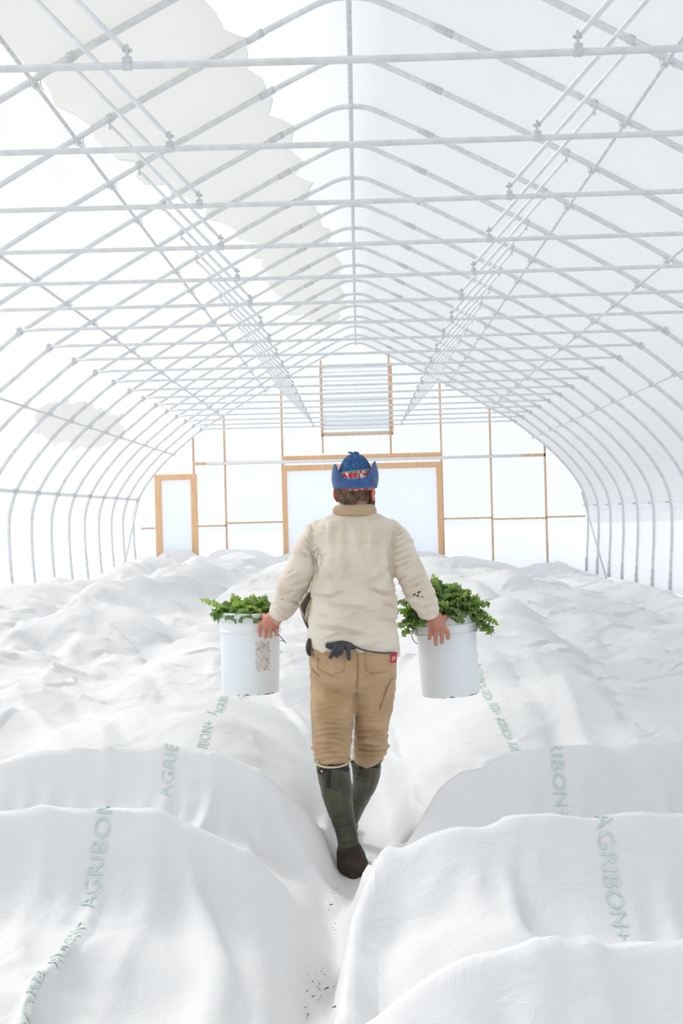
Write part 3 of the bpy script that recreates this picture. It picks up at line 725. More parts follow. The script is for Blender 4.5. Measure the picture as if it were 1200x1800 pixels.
# left hand: wrist, back of the hand, four fingers over the bucket wall, thumb inside
hand(bm_, (494, 1077, 5.73, 12), [(482, 1087, 5.735, 14.5), (472, 1095, 5.74, 13.5), (469, 1098, 5.745, 11)],
     [(460, 1096, 5.74, 4.4), (468, 1101, 5.74, 4.4), (477, 1103, 5.74, 4.3), (487, 1100, 5.745, 4.0)],
     [[(456, 1107, 5.742, 3.9), (457, 1118, 5.76, 3.4)], [(465.2, 1112, 5.730, 4.0), (466, 1121, 5.752, 3.5)], [(475, 1112, 5.730, 3.9), (475.5, 1120, 5.752, 3.4)], [(485.5, 1109, 5.740, 3.6), (485.5, 1117, 5.755, 3.1)]],
     [(469, 1087, 5.755, 6), (463, 1083, 5.79, 5.2), (459, 1083, 5.83, 4.6), (457, 1089, 5.85, 4.2)])
hand(bm_, (758, 1080, 5.71, 12), [(765, 1088, 5.715, 14), (767, 1096, 5.715, 15), (768, 1102, 5.72, 13)],
     [(780, 1104, 5.715, 4.4), (775, 1109, 5.712, 4.4), (765, 1109, 5.712, 4.4), (756, 1106, 5.72, 4.0)],
     [[(786.5, 1111, 5.715, 4.2), (787, 1123, 5.73, 3.6)], [(777, 1119, 5.71, 4.1), (776, 1130, 5.735, 3.6)], [(765.5, 1121, 5.71, 4.2), (766, 1134, 5.73, 3.6)], [(755.5, 1115, 5.715, 3.8), (754, 1124, 5.73, 3.3)]],
     [(776, 1092, 5.74, 6), (783, 1085, 5.77, 5.5), (786, 1083, 5.82, 4.8), (786, 1090, 5.84, 4.2)])
person = remesh(bm_, 'person', .0034, SKIN, 2)
tag(person, 'man walking away in blue hat, cream sweater, tan trousers and olive boots, gripping two buckets', 'person')
a, nr = get_co(person); px, py = project(a)
col = np.tile(np.array([.56, .30, .20, 1.0]), (len(a), 1))
hd = (px < 500) | (px > 740); col[hd] = (.55, .235, .165, 1)
for kx, ky in ((458, 1117), (466, 1119), (474, 1118), (484, 1116), (786.5, 1122), (772, 1130), (767, 1133), (755, 1123)):
    g = np.exp(-((px - kx) ** 2 + (py - ky) ** 2) / 30)[:, None]; col = col * (1 - .6 * g) + np.array([.58, .34, .25, 1]) * .6 * g
loc = (a - np.array(HC)) @ np.array(headrot)
ear = (np.abs(loc[:, 0]) > .074) & (np.abs(loc[:, 2] + .025) < .05); col[ear] = (.68, .16, .10, 1)  # daylight shining through the ears, painted as red into the vertex colour
at = person.data.color_attributes.new('skin_tone_ear_glow', 'FLOAT_COLOR', 'POINT'); at.data.foreach_set('color', col.reshape(-1))

# eyes
for s in (-1, 1):
    e = MB(); ellipsoid(e, H(s * .030, .086, .012), (.012, .012, .011), headrot, 8); e.obj('eye', noise_mat('eye_white', (.6, .58, .55), (.7, .68, .66), rough=.2), person, True)
# hair at the back of the head, clipped short, and beard along the jaw
def shell(name, c, r, rot, mat, keep, grow=.004, n=60, amp=.002):
    v = []; f = []; idx = {}
    for i in range(n + 1):
        th = math.pi * i / n
        for j in range(2 * n):
            ph = math.pi * j / n
            q = Vector(((r[0] + grow) * math.sin(th) * math.cos(ph), (r[1] + grow) * math.sin(th) * math.sin(ph), (r[2] + grow) * math.cos(th)))
            if keep(q):
                q2 = q * (1 + amp / .1 * mnoise.noise(q * 120)); idx[(i, j)] = len(v); v.append(Vector(c) + rot @ q2)
    for i in range(n):
        for j in range(2 * n):
            k = [(i, j), (i + 1, j), (i + 1, (j + 1) % (2 * n)), (i, (j + 1) % (2 * n))]
            if all(t in idx for t in k): f.append(tuple(idx[t] for t in k))
    o = mesh_obj(name, v, f, mat, person); so = o.modifiers.new('t', 'SOLIDIFY'); so.thickness = .005; so.offset = -1; return o
shell('hair', HC + Vector((0, 0, .008)), (.077, .093, .108), headrot, HAIR, lambda q: q.y < .012 and -.079 - .012 * math.cos(q.x * 60) < q.z < .028, .003, amp=.004)
hb = MB(); limb(hb, [(621, 874, 5.538, 22.5), (621, 884, 5.538, 22)], 3, 20)
sh = shell('beard', H(0, .018, -.055), (.066, .084, .074), headrot, BEARD, lambda q: q.y > -.02 and q.z < .045 - .3 * max(0, q.y - .05), .008, amp=.006)

# sweater
mb = MB()
slices(mb, [(590, 655, 899, 5.585, .062), (577, 668, 907, 5.585, .085), (560, 685, 918, 5.59, .105), (552, 694, 932, 5.595, .115), (550, 694, 955, 5.6, .122), (555, 690, 990, 5.6, .128),
            (549, 693, 1020, 5.6, .132), (542, 697, 1050, 5.6, .138), (539, 698, 1080, 5.6, .143), (539, 699, 1105, 5.6, .148), (541, 701, 1128, 5.6, .146), (545, 702, 1140, 5.6, .140)], ex=2.5)
limb(mb, [(585, 936, 5.6, 24), (562, 940, 5.6, 25.5), (547, 955, 5.6, 25.5), (534, 983, 5.6, 25), (519, 1017, 5.61, 26.5), (506, 1047, 5.66, 25), (495, 1070, 5.71, 20.5), (488, 1081, 5.725, 16)], 5, 24)
limb(mb, [(668, 936, 5.6, 24), (686, 940, 5.6, 25.5), (700, 955, 5.6, 25.5), (710, 983, 5.6, 25), (727, 1018, 5.61, 27), (740, 1048, 5.65, 25.5), (750, 1068, 5.69, 21), (755, 1079, 5.705, 16.5)], 5, 24)
sweater = remesh(mb, 'sweater', .0045, SWEATER, 4, person)
FL = [([(579, 1064), (610, 1067), (642, 1070)], 3, -.010), ([(580, 1070), (640, 1076)], 4, .006), ([(549, 1045), (577, 1049), (604, 1040)], 3, -.009), ([(552, 1052), (580, 1055)], 4, .006),
      ([(649, 1034), (673, 1044), (695, 1043)], 3.5, -.009), ([(650, 1042), (672, 1051), (695, 1051)], 4, .006), ([(672, 1060), (697, 1067)], 3, -.007), ([(560, 1103), (593, 1105), (621, 1113), (652, 1118)], 3.2, -.010),
      ([(560, 1096), (600, 1098), (640, 1108)], 5, .007), ([(566, 1127), (593, 1116), (610, 1113)], 3, -.006), ([(660, 1085), (699, 1092)], 3, -.006), ([(558, 1083), (580, 1082)], 3, -.006), ([(600, 1088), (660, 1094)], 4, -.004),
      ([(596, 940), (600, 1020)], 7, .006), ([(617, 915), (625, 960), (640, 1000)], 6, .007), ([(650, 920), (648, 985)], 6, .006), ([(582, 918), (577, 955)], 5, .006), ([(608, 920), (612, 1000)], 5, -.004), ([(637, 915), (640, 960)], 5, -.005), ([(665, 930), (668, 1010)], 6, -.004),
      ([(590, 925), (588, 990)], 4, -.004), ([(675, 925), (676, 990)], 5, .004),
      ([(548, 922), (547, 966), (556, 997), (556, 1016)], 3.0, -.013), ([(695, 924), (687, 973), (687, 997), (691, 1022)], 3.0, -.013),
      ([(558, 1000), (575, 1010), (600, 1030)], 4, -.004), ([(684, 1000), (670, 1015), (650, 1024)], 4, -.005)]
rr = random.Random(5)
for (x0, y0, x1, y1) in ((695, 934, 708, 925), (692, 944, 712, 932), (691, 955, 716, 941), (690, 966, 720, 951), (689, 977, 723, 963), (690, 988, 728, 974), (693, 998, 730, 986),
                         (535, 958, 547, 968), (537, 946, 549, 960), (541, 934, 550, 950), (528, 970, 545, 979), (545, 926, 553, 940)):
    FL.append(([(x0, y0), ((x0 + x1) / 2, (y0 + y1) / 2 + rr.uniform(-2, 1)), (x1, y1)], 1.9, -.0050)); FL.append(([(x0, y0 + 5), (x1, y1 + 5)], 2.2, .0035))
for (x0, y0, x1, y1) in ((718, 1024, 742, 1012), (722, 1034, 738, 1026), (706, 1046, 735, 1052), (728, 1064, 750, 1074), (734, 1072, 760, 1066), (700, 1020, 715, 1012),
                         (505, 1010, 520, 1000), (496, 1045, 515, 1040), (510, 1056, 528, 1060), (480, 1062, 505, 1072), (486, 1075, 502, 1083), (515, 1030, 540, 1020)):
    FL.append(([(x0, y0), (x1, y1)], 2.4, -.005)); FL.append(([(x0 + 2, y0 + 5), (x1 + 2, y1 + 5)], 3, .004))
folds(sweater, FL, .0048, 8, 11, (1, 1, 1.8), 2.1)
# wavy hem edge: keep the bottom ragged
a, nr = get_co(sweater); px, py = project(a)
m_ = (py > 1118) & (px > 530) & (px < 710); hem = 8 * (px[m_] - 545) / 150 - 5 * np.exp(-((px[m_] - 600) / 22) ** 2) + 2.2 * vnoise(px[m_] * .12, px[m_] * 0, 3) - 3
a[m_, 2] -= (hem / 411) * np.clip((py[m_] - 1118) / 20, 0, 1); set_co(sweater, a)
mb = MB(); K = catmull([(590, 655, 884, 5.572, .064), (587, 658, 892, 5.575, .070), (584, 661, 899, 5.58, .075), (583, 661, 904, 5.585, .078)], 4)
slices(mb, [(591, 656, 887, 5.558, .076), (586, 659, 891, 5.560, .082), (584, 662, 898, 5.565, .087), (586, 661, 906, 5.57, .085)], 3, 48, 2.1)
collar = mb.obj('collar', COLLAR, sweater, True)
def tubes_obj(name, lines, r, mat, parent): 
    m = MB()
    for L in lines: m.tube(L, r, 5)
    return m.obj(name, mat, parent, True)
SEAMT = cloth_mat('seam_thread', (.40, .31, .22), (.48, .38, .28)); FRAY = cloth_mat('frayed_cotton', (.82, .76, .66), (.9, .85, .77))
def surf_pt(o_bvh, px, py, lift=.002):
    d = (U(px, py, 7) - CAM).normalized(); hit = o_bvh.ray_cast(CAM, d)
    if hit[0] is None: return None
    return hit[0] + hit[1] * lift * (1 if hit[1].dot(d) < 0 else -1)
from mathutils.bvhtree import BVHTree
def bvh_of(o):
    me = o.data; return BVHTree.FromPolygons([v.co for v in me.vertices], [p.vertices[:] for p in me.polygons])
BS = bvh_of(sweater)
lines = []
for i in range(34):
    x = rr.gauss(559, 4.5); y = rr.gauss(973, 7); L = []
    dx, dy = rr.uniform(-5, 5), rr.uniform(-2, 7)
    for t in range(4):
        p = surf_pt(BS, x + dx * t / 3 + rr.uniform(-1, 1), y + dy * t / 3, .003 + .004 * math.sin(t))
        if p: L.append(p)
    if len(L) > 1: lines.append(L)
tubes_obj('frayed_patch', lines, .0019, FRAY, sweater)
lines = []
for i in range(22):
    x = rr.choice([rr.uniform(694, 703), rr.uniform(542, 550)]); y = 1132 if x < 600 else 1147; p = U(x, y, 5.55); lines.append([p, p + Vector((rr.uniform(-.006, .006), -.004, -rr.uniform(.01, .035)))])
for i in range(16):
    p = U(rr.uniform(474, 509), rr.uniform(1086, 1094), 5.70); lines.append([p, p + Vector((rr.uniform(.0, .012), -.003, -rr.uniform(.006, .016)))])
tubes_obj('frayed_threads', lines, .0009, FRAY, sweater)
m = MB()
for x, y, w, h, an in ((728, 1045, 3.2, 1.4, .5), (736, 1041, 3.4, 1.6, .5), (734, 1047, 2.5, 1.5, .4), (741, 1048.5, 1.0, 1.3, .2), (743.5, 1049, .7, 1.1, .2), (737, 1050, .6, .5, 0), (496, 1053, 1.6, .7, -.4)):
    v = []
    for j in range(12):
        g = 2 * math.pi * j / 12; ex, ey = w * math.cos(g), h * math.sin(g)
        p = surf_pt(BS, x + ex * math.cos(an) + ey * math.sin(an), y - ex * math.sin(an) + ey * math.cos(an), .0012); v.append(p or U(x, y, 5.55))
    m.add(v, [tuple(range(12))])
o = m.obj('worn_holes', BLACK, sweater); tag(o, 'small dark worn holes in the sleeve')
# torn brown lining hanging open between the left arm and the body
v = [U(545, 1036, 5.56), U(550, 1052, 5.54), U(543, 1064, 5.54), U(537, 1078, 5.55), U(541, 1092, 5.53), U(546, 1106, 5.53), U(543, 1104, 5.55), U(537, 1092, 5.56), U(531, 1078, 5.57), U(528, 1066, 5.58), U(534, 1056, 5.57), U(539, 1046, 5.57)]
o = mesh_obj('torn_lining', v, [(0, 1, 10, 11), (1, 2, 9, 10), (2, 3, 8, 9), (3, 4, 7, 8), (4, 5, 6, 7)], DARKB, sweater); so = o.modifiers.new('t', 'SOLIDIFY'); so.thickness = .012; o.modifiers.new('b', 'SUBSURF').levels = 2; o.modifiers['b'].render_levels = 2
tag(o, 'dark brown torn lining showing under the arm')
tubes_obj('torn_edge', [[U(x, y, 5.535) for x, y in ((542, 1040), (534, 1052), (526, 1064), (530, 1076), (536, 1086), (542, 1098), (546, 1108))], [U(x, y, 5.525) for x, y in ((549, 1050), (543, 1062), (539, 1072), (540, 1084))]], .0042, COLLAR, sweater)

# trousers
mb = MB()
slices(mb, [(549, 696, 1124, 5.6, .125), (545, 697, 1140, 5.6, .135), (544, 697, 1160, 5.6, .142), (545, 696, 1182, 5.6, .142), (548, 694, 1200, 5.61, .130), (556, 686, 1213, 5.62, .105)], ex=2.5)
limb(mb, [(586, 1190, 5.6, 38), (586, 1215, 5.6, 40), (586, 1245, 5.6, 39.5), (585, 1275, 5.61, 37.5), (585, 1300, 5.62, 35.5), (584, 1318, 5.62, 33.5), (584, 1335, 5.62, 29.5)], 5, 28)
limb(mb, [(657, 1190, 5.6, 38), (657, 1215, 5.63, 37), (655, 1245, 5.67, 34.5), (651, 1270, 5.71, 31.5), (650, 1292, 5.76, 30.5), (649, 1312, 5.80, 30.5), (646, 1322, 5.83, 27.5), (643.5, 1329, 5.85, 25.5)], 5, 28)
trousers = remesh(mb, 'trousers', .0045, TROUSER, 4, person)
FL = [([(628, 1150), (629, 1185), (626, 1222)], 2.2, -.008), ([(623, 1222), (621, 1260), (618, 1330)], 2.5, -.006), ([(612, 1196), (590, 1190), (562, 1184)], 3, -.006), ([(612, 1204), (590, 1202), (560, 1196)], 3, .005), ([(618, 1212), (600, 1216), (575, 1212)], 2.5, -.005),
      ([(634, 1196), (650, 1186), (680, 1178)], 3, -.005), ([(634, 1206), (655, 1198), (686, 1194)], 3, .005), ([(640, 1214), (665, 1210), (690, 1208)], 2.6, -.004), ([(548, 1150), (560, 1160), (566, 1172)], 2.5, -.005), ([(546, 1180), (560, 1186)], 2, -.005),
      ([(640, 1140), (641, 1175), (656, 1185), (690, 1180)], 1.2, .0022), ([(557, 1140), (557, 1176), (580, 1188), (606, 1180), (606, 1150)], 1.2, .0022), ([(668, 1240), (690, 1190)], 1.2, .003), ([(666, 1248), (672, 1232), (681, 1200)], 1.6, -.004)]
for i in range(12):
    y = 1238 + i * 8.6 + rr.uniform(-2, 2); s = 1 if i > 3 else .6; c = rr.uniform(-4, 4)
    x0 = rr.uniform(549, 560); x1 = rr.uniform(600, 619)
    FL.append(([(x0, y + 4 + c), ((x0 + x1) / 2, y - 2), (x1, y + 2 - c)], 2.4, -.0065 * s)); FL.append(([(x0, y + 8 + c), ((x0 + x1) / 2, y + 2), (x1, y + 6 - c)], 2.6, .0055 * s))
for i in range(11):
    y = 1250 + i * 8.2 + rr.uniform(-2, 2); s = 1.1 if i > 3 else .5; c = rr.uniform(-5, 3)
    x0 = rr.uniform(622, 632); x1 = rr.uniform(668, 682)
    FL.append(([(x0, y + 2 + c), ((x0 + x1) / 2, y + 3), (x1, y - 3 - c)], 2.5, -.0065 * s)); FL.append(([(x0, y + 6 + c), ((x0 + x1) / 2, y + 7), (x1, y + 1 - c)], 2.8, .006 * s))
FL += [([(655, 1276), (682, 1284)], 6, .006), ([(650, 1308), (684, 1312)], 6, .009), ([(549, 1310), (562, 1318)], 6, .005)]
folds(trousers, FL, .0036, 10, 31, (1, 1, 1.8), 1.5)
# belt edge, knife sheath, tag, pocket stitching
tubes_obj('belt', [[U(x, y, 5.452 + .08 * ((x - 622) / 80) ** 4) for x, y in ((612, 1134), (625, 1138), (640, 1143), (655, 1146), (675, 1148), (695, 1147))]], .0035, BLACK, person)
mb = MB(); slices(mb, [(541, 549, 1122, 5.53, .02), (538, 548, 1130, 5.53, .022), (537, 547, 1142, 5.53, .02), (540, 547, 1150, 5.53, .016), (542, 546, 1153, 5.53, .01)], 4, 20)
mb.obj('belt_sheath', DARKB, person, True)
BT = bvh_of(trousers)
def stitched(name, pts, r, mat, parent, n=10, lift=.001):
    L = []
    for i in range(len(pts) - 1):
        for k in range(n):
            t = k / n; p = surf_pt(BT, pts[i][0] * (1 - t) + pts[i + 1][0] * t, pts[i][1] * (1 - t) + pts[i + 1][1] * t, lift)
            if p: L.append(p)
    if len(L) > 2: return tubes_obj(name, [L], r, mat, parent)
TSEAM = cloth_mat('trouser_seam', (.30, .18, .09), (.38, .24, .13))
stitched('seam', [(628, 1150), (629, 1185), (626, 1214)], .0016, TSEAM, trousers)
stitched('pocket_edge', [(641, 1148), (642, 1176), (656, 1185), (684, 1180)], .0014, TSEAM, trousers)
stitched('pocket_edge', [(558, 1150), (559, 1176), (582, 1187), (604, 1180), (606, 1155)], .0014, TSEAM, trousers)
stitched('pocket_flap', [(667, 1247), (674, 1228), (686, 1196), (692, 1190)], .0030, TSEAM, trousers)
stitched('pocket_flap', [(548, 1176), (556, 1184), (562, 1190)], .0030, TSEAM, trousers)
RED = noise_mat('red_card', (.50, .012, .03), (.62, .02, .05), rough=.5); WH = noise_mat('white_print', (.75, .7, .7), (.85, .8, .8), rough=.6)
tg = MB(); tc_ = (U(692, 1156, 5.50)); tr_ = Matrix.Rotation(.10, 3, 'Y'); tg.box(tc_, (.026, .003, .044), tr_); tg = bevel_obj(tg.obj('hanging_tag', RED, person), .001); tag(tg, 'small red tag with white marks')
m = MB()
for i, w in enumerate((.014, .010, .015, .008)): m.box(tc_ + Vector((-.006 + .004 * i, -.0022, -.004 + .002 * (i % 2))), (.0016, .001, w * 1.4), tr_ @ Matrix.Rotation(.12 * (-1) ** i, 3, 'Y'))
m.obj('tag_print', WH, tg); 
# boots
def boot(name, keys, foot, toe_dir, top, strap_y, heel=None):
    mb = MB(); limb(mb, keys, 5, 26)
    for c, r, rot in foot: ellipsoid(mb, c, r, rot)
    o = remesh(mb, name, .0045, BOOT, 3, person)
    return o
kb = [(584, 1342, 5.62, 29), (587, 1362, 5.62, 28.5), (592, 1392, 5.62, 27), (598, 1420, 5.62, 23), (606, 1452, 5.62, 19), (611, 1476, 5.62, 18.5), (615, 1498, 5.62, 20), (619, 1518, 5.62, 22)]
hz = Vector((U(621, 1520, 5.62).x, 5.62, 0))
boot_l = boot('boot', kb, [(hz + Vector((0, -.01, .055)), (.058, .066, .055), None), (hz + Vector((0, .08, .045)), (.05, .10, .042), None), (hz + Vector((-.01, .18, .04)), (.055, .085, .036), None)], 0, 0, 0)
kr = [(643, 1338, 5.86, 26.5), (644, 1356, 5.89, 25), (640, 1380, 5.95, 21), (630, 1404, 6.02, 18), (620, 1428, 6.09, 16), (609, 1450, 6.15, 16)]
hz2 = Vector((U(606, 1460, 6.2).x, 6.17, 0))
boot_r = boot('boot', kr, [(hz2 + Vector((0, -.01, .06)), (.05, .06, .05), None), (hz2 + Vector((0, .08, .05)), (.05, .10, .042), None), (hz2 + Vector((.01, .18, .045)), (.054, .085, .036), None)], 0, 0, 0)
folds(boot_l, [([(566, 1350), (570, 1400), (588, 1460)], 2.5, .004), ([(590, 1372), (592, 1440)], 2, .004), ([(602, 1372), (614, 1440)], 3, .003), ([(578, 1440), (612, 1436)], 2.2, -.004), ([(586, 1458), (616, 1452)], 2.2, -.004), ([(594, 1478), (622, 1476)], 3, .004), ([(575, 1378), (590, 1392), (600, 1380)], 2, -.004)], .0012, 12, 3)
folds(boot_r, [([(630, 1356), (622, 1380)], 2, .004), ([(657, 1350), (648, 1392)], 2, -.005), ([(640, 1352), (636, 1400)], 2, .004)], .0012, 12, 5)
for bo, hzz, xs in ((boot_l, hz, 0), (boot_r, hz2, .01)):
    mb = MB(); ks = []
    outl = []
    for t in range(28):
        g = 2 * math.pi * t / 28; yy = math.sin(g); w = .056 + .008 * math.sin(g * 1) + (.004 if yy > 0 else 0)
        outl.append((hzz.x + w * math.cos(g) * (1 - .25 * max(0, yy) ** 6) - xs * 0, hzz.y + .085 + .172 * yy))
    n = 28
    v = [(x, y, .0) for x, y in outl] + [(x, y, .018) for x, y in outl] + [(hzz.x + (x - hzz.x) * .93, hzz.y + .085 + (y - hzz.y - .085) * .95, .034) for x, y in outl]
    f = [tuple(range(n))[::-1], tuple(range(2 * n, 3 * n))] + [(l * n + j, l * n + (j + 1) % n, (l + 1) * n + (j + 1) % n, (l + 1) * n + j) for l in (0, 1) for j in range(n)]
    mb.add(v, f); mb.obj('sole', MUD, bo, False)
# muddy foot shell over the left boot
mb = MB()
limb(mb, [(612.5, 1490, 5.62, 21.5), (616, 1506, 5.62, 25), (620, 1520, 5.62, 27)], 5, 26)
ellipsoid(mb, hz + Vector((0, -.01, .052)), (.063, .071, .060)); ellipsoid(mb, hz + Vector((0, .08, .045)), (.056, .106, .048)); ellipsoid(mb, hz + Vector((-.01, .18, .04)), (.061, .090, .041))
mud = remesh(mb, 'muddy_foot', .0045, MUD, 3, boot_l); folds(mud, [([(600, 1500), (630, 1496)], 2, -.004), ([(600, 1512), (640, 1512)], 2, .003)], .002, 14, 8); tag(mud, 'dark brown mud-caked foot of the boot')
# cream lining ring and straps
def ring(name, c, rx, ry, r, mat, parent, tilt=0, n=32, h=1.0):
    P = []
    R0 = Matrix.Rotation(tilt, 3, 'X')
    for j in range(n + 1):
        g = 2 * math.pi * j / n; P.append(Vector(c) + R0 @ Vector((rx * math.cos(g), ry * math.sin(g), 0)))
    return tubes_obj(name, [P], r, mat, parent)
ring('boot_lining', U(584, 1336, 5.62), .0745, .0745, .0055, CREAM, boot_l, .25)
ring('boot_lining', U(643.5, 1337, 5.86), .0715, .0715, .0055, CREAM, boot_r, -.35)
BBL = bvh_of(boot_l); BBR = bvh_of(boot_r)
def strip(name, B, pts, w, mat, parent, n=8, th=.003):
    """a strap following the boot surface"""
    v = []; m = []
    for i in range(len(pts) - 1):
        for k in range(n if i < len(pts) - 2 else n + 1):
            t = k / n; m.append((pts[i][0] * (1 - t) + pts[i + 1][0] * t, pts[i][1] * (1 - t) + pts[i + 1][1] * t))
    for i, (x, y) in enumerate(m):
        q = m[min(i + 1, len(m) - 1)]; r = m[max(i - 1, 0)]; dx, dy = q[0] - r[0], q[1] - r[1]; L = math.hypot(dx, dy) or 1
        a_ = surf_pt(B, x - dy / L * w, y + dx / L * w, .002); b2 = surf_pt(B, x + dy / L * w, y - dx / L * w, .002)
        if a_ is None or b2 is None: continue
        v += [a_, b2]
    f = [(2 * i, 2 * i + 1, 2 * i + 3, 2 * i + 2) for i in range(len(v) // 2 - 1)]
    o = mesh_obj(name, v, f, mat, parent); s = o.modifiers.new('t', 'SOLIDIFY'); s.thickness = th * 2; s.offset = 0; return o
STRAP = noise_mat('black_webbing', (.012, .012, .014), (.03, .03, .034), rough=.7)
strip('boot_strap', BBL, [(572, 1352), (584, 1348), (600, 1349), (611, 1353)], 3.6, STRAP, boot_l)
strip('boot_strap', BBL, [(577, 1350), (577, 1366), (576.5, 1384)], 3.4, STRAP, boot_l)
strip('boot_buckle', BBL, [(561, 1358), (567, 1352), (571, 1351)], 4.2, MUD, boot_l)
strip('boot_strap', BBR, [(632, 1350), (640, 1346), (652, 1347), (664, 1347)], 3.0, STRAP, boot_r)
tubes_obj('buckle_stud', [[U(565, 1356, 5.545), U(565, 1356, 5.54)]], .005, STEEL, boot_l)
# hat
hat = MB(); n = 64; v = []; f = []
HZ0 = HC + Vector((.003, -.004, 0))
TOPZ = U(620, 797, 5.545).z - HZ0.z
prof = [(.088, .030), (.090, .045), (.085, .065), (.076, .085), (.066, .105), (.054, .122), (.040, .135), (.024, .143), (.010, .147), (.004, .149)]
pr = catmull(prof, 3); m = len(pr)
for i, (r, z) in enumerate(pr):
    u = i / (m - 1)
    for j in range(n):
        g = 2 * math.pi * j / n; rr_ = r * (1 + .16 * u * math.cos(9 * g + .6 * math.sin(3 * g)) * (1 if u < .95 else .3) + .015 * math.sin(5 * g))
        v.append(HZ0 + Vector((rr_ * math.cos(g) * .87, rr_ * math.sin(g) * 1.03, z / .149 * TOPZ)))
for i in range(m - 1):
    for j in range(n): f.append((i * n + j, i * n + (j + 1) % n, (i + 1) * n + (j + 1) % n, (i + 1) * n + j))
f.append(tuple(range((m - 1) * n, m * n))); hat.add(v, f)
tp = HZ0 + Vector((-.004, 0, TOPZ)); 
hat.tube([tp + Vector((0, 0, -.01)), tp + Vector((-.008, 0, .003)), tp + Vector((-.018, 0, .003)), tp + Vector((-.024, 0, .004))], [.006, .005, .0035, .002], 8)
hat.tube([tp + Vector((0, 0, -.012)), tp + Vector((.008, 0, .001)), tp + Vector((.016, 0, -.002)), tp + Vector((.022, 0, -.012))], [.008, .009, .009, .005], 8)
hat_o = hat.obj('hat', None, person, True)
HATM, n_, l_, b_ = new_mat('blue_dotted_wool'); 
_tc = n_.new('ShaderNodeTexCoord'); _vo = n_.new('ShaderNodeTexVoronoi'); _vo.inputs['Scale'].default_value = 95; l_.new(_tc.outputs['Object'], _vo.inputs['Vector'])
_r = n_.new('ShaderNodeValToRGB'); _r.color_ramp.elements[0].position = .10; _r.color_ramp.elements[0].color = (.42, .52, .66, 1); _r.color_ramp.elements[1].position = .20; _r.color_ramp.elements[1].color = (.022, .085, .22, 1)
l_.new(_vo.outputs['Distance'], _r.inputs[0]); l_.new(_r.outputs[0], b_.inputs['Base Color']); b_.inputs['Roughness'].default_value = .95
hat_o.data.materials.append(HATM)
def band(name, z0, z1, r0, r1, mat, th=.004, n=96, ex=(.87, 1.04), rn=6, bulge=0.0):
    """z0, z1, r0, r1 are functions of the angle from the back of the hat"""
    v = []; f = []
    for i in range(rn + 1):
        u = i / rn
        for j in range(n):
            g = 2 * math.pi * j / n; ph = g + math.pi / 2     # 0 at the back
            ph = (ph + math.pi) % (2 * math.pi) - math.pi
            z = z0(ph) * (1 - u) + z1(ph) * u; r = r0(ph) * (1 - u) + r1(ph) * u + bulge * math.sin(math.pi * u)
            v.append(HZ0 + Vector((r * math.cos(g) * ex[0], r * math.sin(g) * ex[1], z)))
    for i in range(rn):
        for j in range(n): f.append((i * n + j, i * n + (j + 1) % n, (i + 1) * n + (j + 1) % n, (i + 1) * n + j))
    o = mesh_obj(name, v, f, mat, hat_o); s = o.modifiers.new('t', 'SOLIDIFY'); s.thickness = th; s.offset = 1; return o
peak = lambda ph: math.exp(-((abs(ph) - 1.22) / .46) ** 2)
FAIR, n_, l_, b_ = new_mat('red_patterned_knit')
_tc = n_.new('ShaderNodeTexCoord'); _vo = n_.new('ShaderNodeTexVoronoi'); _vo.inputs['Scale'].default_value = 110; l_.new(_tc.outputs['Object'], _vo.inputs['Vector'])
_sp = n_.new('ShaderNodeSeparateColor'); l_.new(_vo.outputs['Color'], _sp.inputs[0]); _r = n_.new('ShaderNodeValToRGB'); _r.color_ramp.interpolation = 'CONSTANT'
_r.color_ramp.elements[0].position = 0; _r.color_ramp.elements[0].color = (.55, .02, .035, 1); _r.color_ramp.elements[1].position = .45; _r.color_ramp.elements[1].color = (.70, .60, .55, 1)
_e = _r.color_ramp.elements.new(.62); _e.color = (.05, .36, .30, 1); _e = _r.color_ramp.elements.new(.82); _e.color = (.5, .05, .08, 1)
l_.new(_sp.outputs[0], _r.inputs[0]); l_.new(_r.outputs[0], b_.inputs['Base Color']); b_.inputs['Roughness'].default_value = .95
FAIR2 = FAIR.copy(); FAIR2.name = 'green_patterned_knit'
REDK = cloth_mat('red_knit', (.50, .015, .03), (.62, .03, .05)); TEAL = cloth_mat('teal_knit', (.06, .35, .33), (.10, .45, .42))
tilt = lambda ph: .008 * math.sin(ph)
band('hat_pattern_band', lambda p: .028 + tilt(p), lambda p: .066 + tilt(p), lambda p: .097, lambda p: .0895, FAIR)
band('hat_trim', lambda p: .060 + tilt(p), lambda p: .067 + tilt(p), lambda p: .0905, lambda p: .088, REDK, .004)
band('hat_trim', lambda p: .068 + tilt(p), lambda p: .071 + tilt(p), lambda p: .088, lambda p: .0865, TEAL, .003)
bb = band('hat_brim', lambda p: .000, lambda p: .034 + .008 * abs(p) ** 2 + .056 * peak(p) + .008 * max(0, math.sin(p)) * abs(p) / 1.5 if abs(p) < 2.2 else .06, lambda p: .093 + .006 * abs(math.sin(p)), lambda p: .103 - .006 * peak(p), BLUE, .006, bulge=.009)
band('hat_edge', lambda p: -.012, lambda p: .003, lambda p: .091, lambda p: .096, FAIR2, .003)

